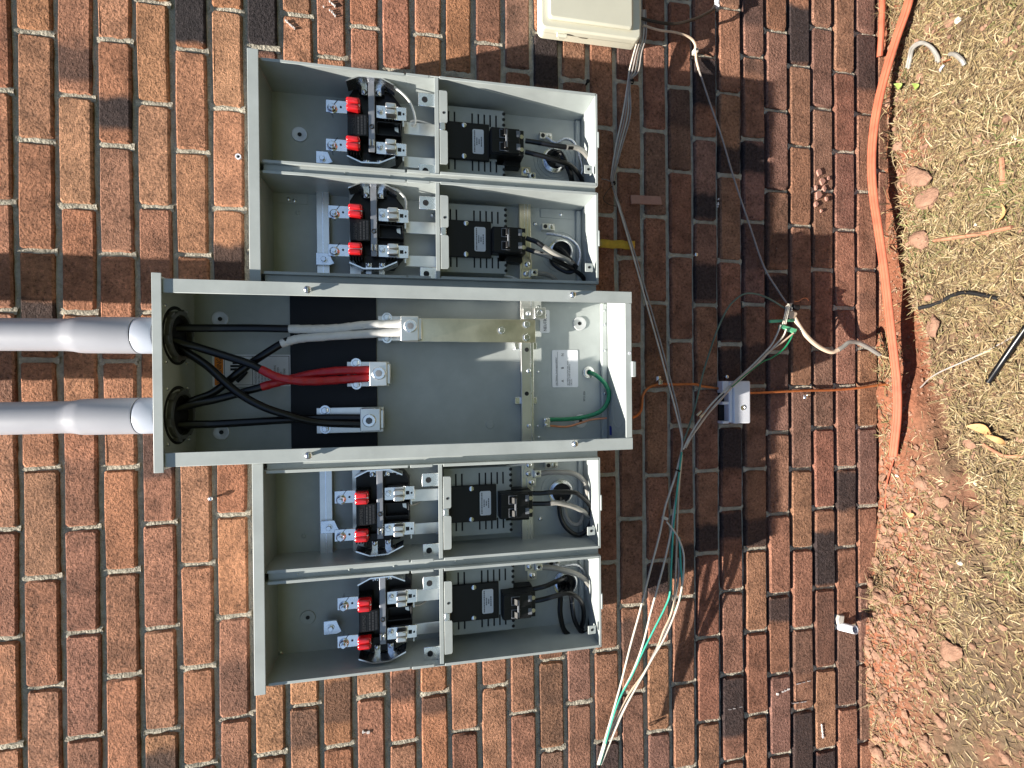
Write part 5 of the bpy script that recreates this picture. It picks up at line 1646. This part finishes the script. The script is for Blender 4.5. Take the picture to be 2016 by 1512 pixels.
tag(MB().tube([gz(1822, 607, -.03, .008), gz(1843, 601, -.03, .007), gz(1862, 592, -.03, .007), gz(1882, 581, -.03, .007), gz(1906, 576, -.03, .006), gz(1940, 581, -.03, .006), gz(1968, 588, -.03, .005)], .0046, 9, 6).build('scrap_and_shadow_tube', M['rubber']), 'black tube standing in for a wire shadow across turf beyond the trench', 'cable')  # black tube stands in for a wire's cast shadow on the turf
tag(MB().tube([gz(1958, 752, -.03, .012), gz(1985, 715, -.03, .012), gz(2016, 668, -.03, .012), gz(2050, 615, -.03, .012)], .0058, 12, 5).build('black_pipe', M['cable_black']), 'black flexible pipe coming in from the right edge', 'pipe')
tag(MB().tube([gz(1803, 763, -.03, .006), gz(1860, 736, -.03, .008), (gz(1940, 696, -.03, .008)), gz(2040, 640, -.03, .008)], .0016, 7, 5).build('grey_thin_wire', M['wire_grey']), 'thin grey wire slanting across the turf to the right edge', 'wire')
tag(MB().tube([gz(1838, 474, -.03, .006), gz(1880, 468, -.03, .005), gz(1930, 460, -.03, .005), gz(1992, 447, -.03, .004)], .0042, 7, 4).build('brown_stick', M['stick']), 'flat weathered brown stick lying on the turf', 'stick')
tag(MB().tube([gz(1972, 312, -.03, .005), gz(1974, 335, -.03, .006), gz(1974, 365, -.03, .004)], .0045, 7, 4).build('brown_stick', M['stick']), 'short brown stick upright in picture near the right edge', 'stick')
tag(MB().tube([gz(1940, 872, -.03, .004), gz(1960, 885, -.03, .006), gz(1985, 897, -.03, .006), gz(2020, 898, -.03, .005), gz(2060, 899, -.03, .004)], .0034, 8, 5).build('red_root', M['stick']), 'reddish root snaking out to the right edge', 'root')
g = thing('pipe_stub', 'broken white plastic pipe stub in the wall at ground level', 'pipe', tuple(at(1655, 1228, -.005)))
p0, p1 = at(1650, 1232, .01), at(1684, 1240, -.035)
MB().lathe(p0, p1 - p0, [(0, .0105), ((p1 - p0).length, .0105), ((p1 - p0).length, .0082), (.004, .0082)], 20).build('pipe_wall', M['white_plastic'], g)
q = at(1655, 1222, -.003)
MB().prism([(q.x - .016, q.z - .008), (q.x + .012, q.z - .012), (q.x + .014, q.z + .004), (q.x + .004, q.z + .010), (q.x - .012, q.z + .006)], -.004, .012).build('plaster_patch', M['pale_stone'], g, bevel=.002)

# ------------------------------------------------------------------ things on the wall right of and below the boxes
# telecom box
tb = thing('telecom_box', 'beige plastic telephone box at the upper right, cut by the picture edge', 'telecom box', tuple(at(1160, 60, -.02)))
yt = -.052
def tb_rect(u0, u1, v1, y, vtop=-330):
    x0, x1, z0, z1 = rect(u0, u1, (v1 + -100) / 2, v1, y)
    xl = at((u0 + u1) / 2, v1, y).x
    return xl, xl + .30, z0, z1


def rounded(x0, x1, z0, z1, r, n=5):
    poly = []
    for cx_, cz_, a0 in ((x1 - r, z1 - r, 0), (x0 + r, z1 - r, 90), (x0 + r, z0 + r, 180), (x1 - r, z0 + r, 270)):
        for k in range(n + 1):
            t = math.radians(a0 + 90 * k / n)
            poly.append((cx_ + r * math.cos(t), cz_ + r * math.sin(t)))
    return poly


x0, x1, z0, z1 = tb_rect(1062, 1262, 74, -.03)
MB().prism(rounded(x0 + .004, x1 - .004, z0 + .002, z1 - .002, .012), -.034, -.002).build('base_tray', M['beige'], tb, bevel=.002)
x0, x1, z0, z1 = tb_rect(1064, 1262, 66, yt)
o = MB().prism(rounded(x0, x1, z0, z1, .012), yt, -.0345).build('cover', M['beige'], tb, bevel=.004, seg=3)
MB().prism(rounded(x0 + .016, x1 - .016, z0 + .022, z1 - .016, .008), yt - .009, yt - .0002).build('raised_panel', M['beige'], o, bevel=.005, seg=3)
for u in (1106, 1190):
    q = at(u, 70, -.04)
    MB().cyl((q.x, -.040, q.z - .011), (q.x, -.040, q.z + .011), .0042, seg=12).build('hinge_pin', M['beige'], tb, bevel=.001)
    MB().box(q.x - .003, q.x + .006, -.043, -.033, q.z - .007, q.z + .007).build('hinge_knuckle', M['beige'], tb, bevel=.001)
x0, x1, z0, z1 = tb_rect(1246, 1266, 55, -.05)
MB().box(x0 + .006, x0 + .20, -.050, -.036, z0 + .004, z1 - .002).build('cover_lip', M['beige'], tb, bevel=.002)

PW = 'low voltage wires on the wall'
def lw(label, pts, r, mat, name='phone_wire'):
    return tag(MB().tube(P3(pts), r, 7, 6).build(name, M[mat]), label, 'wire', PW)


# bundle leaving the telecom box
for k, (du, dv, dy, lab, mat) in enumerate(((0, 0, 0, 'ivory wire on the left of the bundle under the telecom box', 'wire_white'), (5, 1, -.003, 'grey wire second in the bundle under the telecom box', 'wire_grey'),
                                            (10, 2, .001, 'pale wire third in the bundle under the telecom box', 'wire_white'), (15, 0, -.002, 'dusty wire on the right of the bundle under the telecom box', 'wire_grey'))):
    t = (0, 5, 10, 15)[k]
    end = {0: (1299, 700), 1: (1306, 700), 2: (1296, 690), 3: (1310, 705)}[k]
    pts = [(1262 + t * .6, 20, -.018 + dy), (1257 + t, 70, -.03 + dy), (1248 + t, 105, -.03 + dy), (1239 + t * 1.2, 140, -.026 + dy), (1236 + t * .3, 163, -.02 + dy),
           (1226 + t * 1.0, 225, -.02 + dy), (1212 + t * .8, 290, -.018 + dy), (1204 + t * .35, 345, -.014 + dy), (1205 + t * .2, 362, -.012 + dy)]
    if k in (0, 1):
        pts += [(1222 + t * .5, 420, -.014), (1247 + t * .9, 505, -.016), (1272 + t * 1.2, 595, -.018), (1296 + t * 1.2, 680, -.022), (1316 + t * 1.2, 755, -.026), (1332 + t * .9, 815, -.03), (1343 + t * .2, 868, -.033), (1338 + t * .2, 905, -.034)]
    lw(lab, pts, .0020, mat)
for lab, u, v in (('black cable tie on the wire bundle below the telecom box', 1243, 161), ('black cable tie where the bundle bends beside the right box', 1207, 361), ('dark cable tie on the strands at lower left', 1270, 1327), ('dark cable tie at the very end of the strands, bottom edge', 1178, 1506), ('grey cable tie where both wire bundles cross', 1334, 926)):
    q = at(u, v, -.022 if v < 300 else (-.012 if v < 400 else -.036))
    rr = .006 if v < 1400 else .005
    d = Vector((.9, 0, -.45)).normalized() if v > 1000 else Vector((-.9, 0, .3)).normalized()
    b = MB().lathe(q - d * .0015, d, [(0, rr), (.003, rr), (.003, rr - .001), (0, rr - .001), (0, rr)], 16)
    b.obox(q + Vector((0, -rr, 0)), d * .002, (0, .0022, 0), Vector((d.z, 0, -d.x)) * .0025)
    tag(b.build('cable_tie', M['rubber']), lab, 'cable tie', 'cable ties')
lw('thin stray end sticking out at the bundle bend', [(1204, 358, -.012), (1194, 354, -.010), (1184, 352, -.006)], .0009, 'wire_grey')
lw('thin dark loop hanging under the right enclosure', [(1206, 366, -.012), (1196, 376, -.02), (1188, 392, -.022), (1198, 402, -.018), (1212, 406, -.012)], .0009, 'wire_dark')
# thick dark lead and beige lead to the right of the telecom box
lw('thick dark lead curving from telecom box to the top edge', [(1262, 36, -.03), (1290, 43, -.03), (1325, 47, -.03), (1360, 40, -.03), (1388, 28, -.028), (1406, 14, -.026), (1412, -20, -.02)], .0034, 'wire_dark')
tag(MB().tube(P3([(1411, 12, -.027), (1412, 2, -.026), (1413, -16, -.024)]), .0062, 12, 4).build('white_fitting', M['white_plastic']), 'small white fitting on the dark lead at the top edge', 'fitting')
lw('beige lead bending down to a clip right of telecom box', [(1266, 50, -.03), (1298, 59.5, -.026), (1330, 64, -.022), (1356.5, 73, -.018), (1368, 86, -.014), (1370, 100, -.008), (1371, 118, -.008), (1376, 138, -.012)], .0026, 'beige_cable')
lw('thin dark wire running from the clip to the green connector', [(1376, 138, -.012), (1386, 168, -.016), (1400, 210, -.018), (1416, 255, -.018), (1427, 290, -.014), (1440, 335, -.013), (1456, 385, -.013), (1478, 450, -.014), (1504, 525, -.02), (1532, 572, -.028), (1548, 596, -.032)], .0020, 'wire_grey')
q = at(1369, 101, -.006)
g = thing('wire_clip', 'small pale nail clip holding the beige lead', 'clip', (q.x, -.002, q.z))
MB().box(q.x - .005, q.x + .005, -.012, .004, q.z - .0045, q.z + .0045).build('clip_body', M['wire_white'], g, bevel=.001)
MB().cyl((q.x + .001, -.0125, q.z), (q.x + .001, -.0118, q.z), .0024, seg=12).build('nail_head', M['ink'], g)

# connector cluster with mint green clamp
q = at(1553, 612, -.034)
g = thing('splice_connector', 'wire splice with mint green plastic clamp hanging on wires', 'connector', tuple(q))
def quad(pts, y0, y1):
    return [(at(u, v, y0).x, at(u, v, y0).z) for u, v in pts]


MB().prism(quad(((1514, 632), (1516, 630), (1566, 628), (1567, 633), (1516, 636)), -.036, 0), -.0385, -.0335).build('clamp_lever', M['green_plastic'], g, bevel=.0012)
MB().prism(quad(((1536, 638), (1539, 639), (1568, 648), (1564, 658), (1533, 644)), -.040, 0), -.044, -.036).build('clamp_body', M['green_plastic'], g, bevel=.0015)
MB().prism(quad(((1549, 612), (1566, 614), (1568, 620), (1560, 629), (1549, 625)), -.036, 0), -.042, -.030).build('jacket_end', M['beige_cable'], g, bevel=.003)
b = MB().cyl(at(1560, 604, -.036), at(1572, 606, -.036), .0062, .0070, 16)
b.build('dark_cap', M['rubber'], g, bevel=.0015)
b = MB()
rr_ = random.Random(2)
for k in range(9):
    b.tube([at(1552 + rr_.uniform(-6, 8), 606 + rr_.uniform(-9, 6), -.036 + rr_.uniform(-.008, .004)) for _ in range(4)], .0012, 6, 5)
for k in range(3):
    b.tube(P3([(1548 + k * 3, 604, -.042), (1545 + k * 3, 620, -.046), (1541 + k * 3, 638, -.046)]), .0014, 6, 5)
b.build('twisted_ends', M['wire_white'], g)
tag(MB().tube(P3([(1563, 624, -.036), (1572, 640, -.038), (1585, 658, -.038), (1602, 675, -.035), (1620, 687, -.032), (1638, 693, -.032), (1652, 688, -.034)]), .0052, 10, 6).build('beige_cable', M['beige_cable']), 'thick beige cable dropping from the green splice', 'cable', PW)
tag(MB().tube(P3([(1650, 689, -.034), (1660, 683, -.036), (1672, 674, -.037), (1688, 674, -.036), (1706, 682, -.034), (1722, 692, -.032), (1732, 698, -.03)]), .0054, 10, 6).build('stripped_cable_end', M['cable_grey']), 'dark stripped cable end pointing at the orange duct', 'cable', PW)
lw('small curled copper whisker above the splice', [(1564, 594, -.02), (1572, 593, -.022), (1580, 588, -.024), (1587, 587, -.024), (1592, 592, -.022)], .0009, 'copper')
lw('green wire looping from splice back to the crossing bundle', [(1547, 608, -.036), (1528, 596, -.04), (1510, 586, -.042), (1490, 579, -.042), (1468, 578, -.04), (1450, 588, -.038), (1432, 608, -.036), (1414, 645, -.034), (1398, 690, -.032), (1384, 735, -.032), (1371, 790, -.032), (1358, 835, -.034), (1346, 868, -.036)], .0021, 'wire_grey_green')
for k, (lab, mat, pts) in enumerate((
    ('pale wire leaving the splice on the wall side', 'wire_white', [(1537, 640, -.044), (1529, 660, -.042), (1518, 680, -.04), (1500, 700, -.04), (1470, 730, -.04), (1440, 757, -.038), (1400, 796, -.036), (1372, 835, -.035), (1356, 862, -.036), (1345, 885, -.036)]),
    ('pale wire leaving the splice in the middle', 'wire_white', [(1548, 648, -.046), (1542, 662, -.044), (1524, 682, -.042), (1494, 714, -.042), (1462, 744, -.042), (1436, 768, -.04), (1404, 802, -.038), (1374, 842, -.037), (1352, 874, -.037)]),
    ('pinkish wire leaving the splice on the far side', 'beige_cable', [(1562, 656, -.046), (1540, 674, -.044), (1512, 694, -.043), (1484, 722, -.043), (1452, 748, -.042), (1420, 786, -.04), (1388, 822, -.038), (1364, 856, -.037), (1350, 882, -.037)]),
    ('dark green wire curving out from the splice', 'green_wire', [(1560, 660, -.046), (1554, 672, -.046), (1542, 688, -.045), (1520, 704, -.044), (1500, 713, -.043), (1470, 736, -.043), (1440, 762, -.042)]))):
    lw(lab, pts, .0020, mat)
for lab, u, v in (('first silver crimp tip on the crossing wires', 1372, 818), ('second silver crimp tip on the crossing wires', 1378, 822)):
    a, b_ = at(u, v, -.042), at(u + 9, v - 9, -.042)
    tag(MB().cyl(a, b_, .0028, .0018, 8).build('crimp_tip', M['alu']), lab, 'crimp', 'crimp tips')

# strands going down to the lower left
def zl(pts, y0, y1):
    n = len(pts)
    return [(1160 + x / 2.95, 1000 + y / 2.95, y0 + (y1 - y0) * i / (n - 1)) for i, (x, y) in enumerate(pts)]


lw('white strand on the outside left of the descending bundle', [(1340, 895, -.036), (1330, 935, -.036), (1317, 975, -.037)] + zl([(440, 0), (410, 150), (350, 380), (295, 600), (240, 800), (190, 1000), (140, 1180), (50, 1490)], -.038, -.045), .0023, 'wire_white')
lw('second white strand of the descending bundle', [(1341, 900, -.038), (1336, 950, -.038), (1326, 1010, -.038)] + zl([(475, 140), (430, 340), (360, 600), (310, 800), (250, 960), (170, 1130), (58, 1490)], -.038, -.046), .0023, 'wire_white')
lw('teal green strand bending in the descending bundle', [(1342, 890, -.040), (1336, 940, -.04)] + zl([(500, 0), (490, 100), (477, 330), (470, 490), (440, 580), (380, 700), (310, 840), (250, 970), (160, 1150), (62, 1490)], -.040, -.046), .0022, 'wire_teal')
lw('beige strand through the tie of the descending bundle', [(1343, 895, -.036), (1338, 945, -.036)] + zl([(515, 0), (510, 150), (500, 430), (480, 600), (430, 720), (380, 850), (310, 970), (220, 1100), (100, 1340), (55, 1490)], -.036, -.044), .0022, 'beige_cable')
lw('pale teal strand bulging right in the descending bundle', zl([(450, 80), (490, 130), (520, 180), (545, 250), (551, 330), (540, 450), (510, 580), (440, 750), (370, 870), (320, 960), (200, 1180), (70, 1490)], -.042, -.045), .0021, 'wire_white')
lw('short teal strand beside the bulge', zl([(522, 170), (528, 250), (532, 340), (540, 440), (530, 520), (500, 600)], -.040, -.040), .0023, 'wire_teal')
lw('dark strand hidden in the descending bundle', zl([(516, 290), (520, 380), (500, 520), (470, 640), (420, 760), (360, 880), (320, 970), (230, 1110), (110, 1340), (60, 1490)], -.036, -.043), .0024, 'wire_grey')
q = at(1309, 1020, -.042)
tag(MB().obox(q, Vector((.003, 0, .007)), (0, .0022, 0), Vector((.003, 0, -.0012))).build('wire_flag', M['wire_white'], bevel=.0006), 'small white flag on the strands above the dark crossing', 'tag')

# copper ground wire with two straps
tag(MB().tube(P3([(1244, 823, -.05), (1254, 818, -.04), (1262, 808, -.026), (1264, 793, -.014), (1266, 778, -.010), (1275, 765, -.008), (1290, 758, -.006), (1310, 756, -.006), (1330, 757, -.006), (1366, 756.5, -.006), (1385, 761, -.006), (1415, 765, -.007), (1460, 773, -.009), (1500, 773, -.008), (1540, 771, -.007), (1590, 769, -.007), (1640, 768, -.007), (1690, 764, -.010), (1730, 758, -.02), (1752, 757, -.03)]), .0030, 9, 6).build('copper_ground_wire', M['copper_old']), 'solid copper ground wire running down the bricks from the middle box', 'wire')
for lab, u, v in (('upper zinc strap over the copper ground wire', 1297, 752), ('lower zinc strap over the copper ground wire', 1587, 775)):
    q = at(u, v, -.004)
    s_ = 1 if u < 1400 else -1
    g = thing('wire_strap', lab, 'strap', (q.x, 0, q.z), 'zinc straps')
    b = MB().box(q.x + s_ * .002, q.x + s_ * .013, -.0030, -.0016, q.z - .0065, q.z + .0055)
    b.box(q.x - .006, q.x + s_ * .002 + .002, -.0118, -.0102, q.z - .006, q.z + .004)
    b.build('strap_band', M['steel'], g, bevel=.0008)
    screw(MB(), (q.x + s_ * .009, -.003, q.z), .0046, h=.003).build('strap_screw', M['steel'], g)

# white cable cover
x0, x1, z0, z1 = rect(1428, 1478, 750, 834, -.03)
g = thing('cable_cover', 'small white plastic cover screwed to the bricks under the wires', 'cover', ((x0 + x1) / 2, 0, z0))
zt = z1 - .013
MB().prism(rounded(x0, x1, z0, zt - .009, .004), -.030, -.004).build('cover_face', M['white_plastic'], g, bevel=.003, seg=3)
MB().prism([(x0 + .003, zt - .010), (x1 - .003, zt - .010), (x1 - .003, zt), (x0 + .003, zt)], -.026, -.004).build('cover_shoulder', M['white_plastic'], g, bevel=.003)
for xa, xb in ((x0, x0 + .006), (x1 - .028, x1), (x0 + .045, x0 + .052)):
    MB().box(xa, xb, -.024, -.003, zt - .001, z1 + .003).build('cover_tongue', M['white_plastic'], g, bevel=.0015)
MB().box(x0 + .002, x1 - .002, -.006, -.001, z0 + .002, z1).build('cover_base', M['rubber'], g)
q = at(1462, 803, -.03)
MB().lathe((q.x, -.0301, q.z), (0, -1, 0), [(0, .0062), (.0012, .006), (.0014, .0046), (.0004, .004), (.0004, .00005)], 18).build('cover_screw', M['steel'], g)

# odds and ends fixed to the bricks
x0, x1, z0, z1 = rect(1184, 1251, 476, 492, -.01)
b = MB(); vs = []
for i in range(9):
    t = i / 8
    z = z1 + .01 + (z0 - z1 - .01) * t
    dx = .004 * t + .001 * math.sin(i * 1.7)
    yy = -.020 + .014 * t + .0012 * math.sin(i * 2.3)
    vs += [(x0 + dx, yy, z), (x1 + dx, yy - .001, z)]
b.add(vs, [(2 * i, 2 * i + 1, 2 * i + 3, 2 * i + 2) for i in range(8)])
o = b.build('yellow_tape', M['yellow_tape'], ang=180)
sm = o.modifiers.new('thickness', 'SOLIDIFY'); sm.thickness = .0005
tag(o, 'strip of yellow tape hanging below the right enclosure', 'tape')
x0, x1, z0, z1 = rect(1241, 1302, 386, 403, -.012)
o = MB().prism([(x0 + .002, z0 - .001), (x1 + .001, z0 + .002), (x1, z1), (x0, z1 - .002)], -.014, -.009).build('peeling_strip', M['chip'], bevel=.0008)
tag(o, 'pinkish brown flat strip standing off the shaded bricks', 'strip')
for lab, u, v, mat in (('white plastic wall anchor left in a brick above the right enclosure', 470, 309.5, 'white_plastic'), ('white plastic anchor left in the bricks under the telecom box', 1175, 77, 'white_plastic')):
    q = at(u, v, 0)
    g = thing('wall_anchor', lab, 'wall anchor', (q.x, 0, q.z), 'wall anchors')
    MB().lathe((q.x, 0, q.z), (0, -1, 0), [(-.01, .0045), (.002, .0055), (.004, .0055), (.004, .0034), (-.006, .003)], 18).build('anchor_collar', M[mat], g)
    MB().cyl((q.x, -.0004, q.z), (q.x, .002, q.z), .0031, seg=12).build('bore', M['ink'], g)
for lab, u, v in (('screw stub in the joint left of the left enclosure', 418, 980), ('small steel screw in the shaded bricks near the copper wire', 1367, 503), ('dark nail hole plug above the right enclosure', 1155, 164), ('short screw by the mortar above the white cover', 1427, 742)):
    q = at(u, v, 0)
    tag(screw(MB().cyl((q.x, .01, q.z), (q.x, -.008, q.z), .0022, seg=10), (q.x, -.008, q.z), .0042, h=.003).build('wall_screw', M['steel'] if u != 1155 else M['rubber']), lab, 'screw', 'screws in the brickwork')
# mortar droppings on the lower bricks
rr_ = random.Random(9)
b = MB()
tot = [(1612, 340, .011), (1618, 358, .010), (1622, 372, .008), (1610, 385, .012), (1606, 402, .007), (1630, 352, .006), (1616, 415, .005), (1626, 392, .006), (1606, 370, .006)]
for u, v, r in tot:
    q = at(u, v, 0)
    n = 9
    poly = [(q.x + r * rr_.uniform(.6, 1.2) * math.cos(2 * math.pi * k / n), q.z + r * .8 * rr_.uniform(.6, 1.2) * math.sin(2 * math.pi * k / n)) for k in range(n)]
    b.prism(poly, -.0032 - r * .03, .003)
o = b.build('mortar_smear', M['chip'], bevel=.0006)
tag(o, 'pinkish mortar smear stuck on the lower bricks beside the duct', 'mortar', kind='stuff')

# chalk and paint smears on single bricks
M['chalk'] = simple('chalk_smear', (0.62, 0.58, 0.56), 0.9, 0.0, 0.25, 150, 0.6, 200, 0.002)
rr_ = random.Random(21)
def smear(pts, w):
    for (u0, v0), (u1, v1) in zip(pts[:-1], pts[1:]):
        n = 5
        for k in range(n):
            if rr_.random() < .25: continue
            t = (k + rr_.uniform(-.3, .3)) / n
            p = at(u0 + (u1 - u0) * t, v0 + (v1 - v0) * t, 0)
            d = (at(u1, v1, 0) - at(u0, v0, 0)).normalized()
            e = Vector((-d.z, 0, d.x))
            L, ww = (at(u1, v1, 0) - at(u0, v0, 0)).length / n * .55, w * rr_.uniform(.4, 1.1)
            m_ = 7
            poly = []
            for j in range(m_):
                a = 2 * math.pi * j / m_
                q = p + d * (L * math.cos(a) * rr_.uniform(.7, 1.1)) + e * (ww * math.sin(a) * rr_.uniform(.6, 1.1))
                poly.append((q.x, q.z))
            MB().prism(poly, -.0026, .001).build('chalk_smear', M['chalk'], wall, smooth=False)


smear([(560, 38), (572, 50), (582, 58)], .0022)
smear([(638, 14), (652, 22), (662, 34)], .0022)
smear([(650, 4), (666, 18)], .0020)
smear([(716, 1440), (734, 1441)], .0040)
smear([(1530, 1366), (1556, 1354)], .0032)
smear([(1568, 1346), (1600, 1338)], .0012)
smear([(1560, 1384), (1602, 1378)], .0010)
smear([(1617, 1428), (1620, 1456)], .0034)
smear([(1435, 1396), (1462, 1390)], .0010)
smear([(1414, 392), (1412, 410)], .0030)
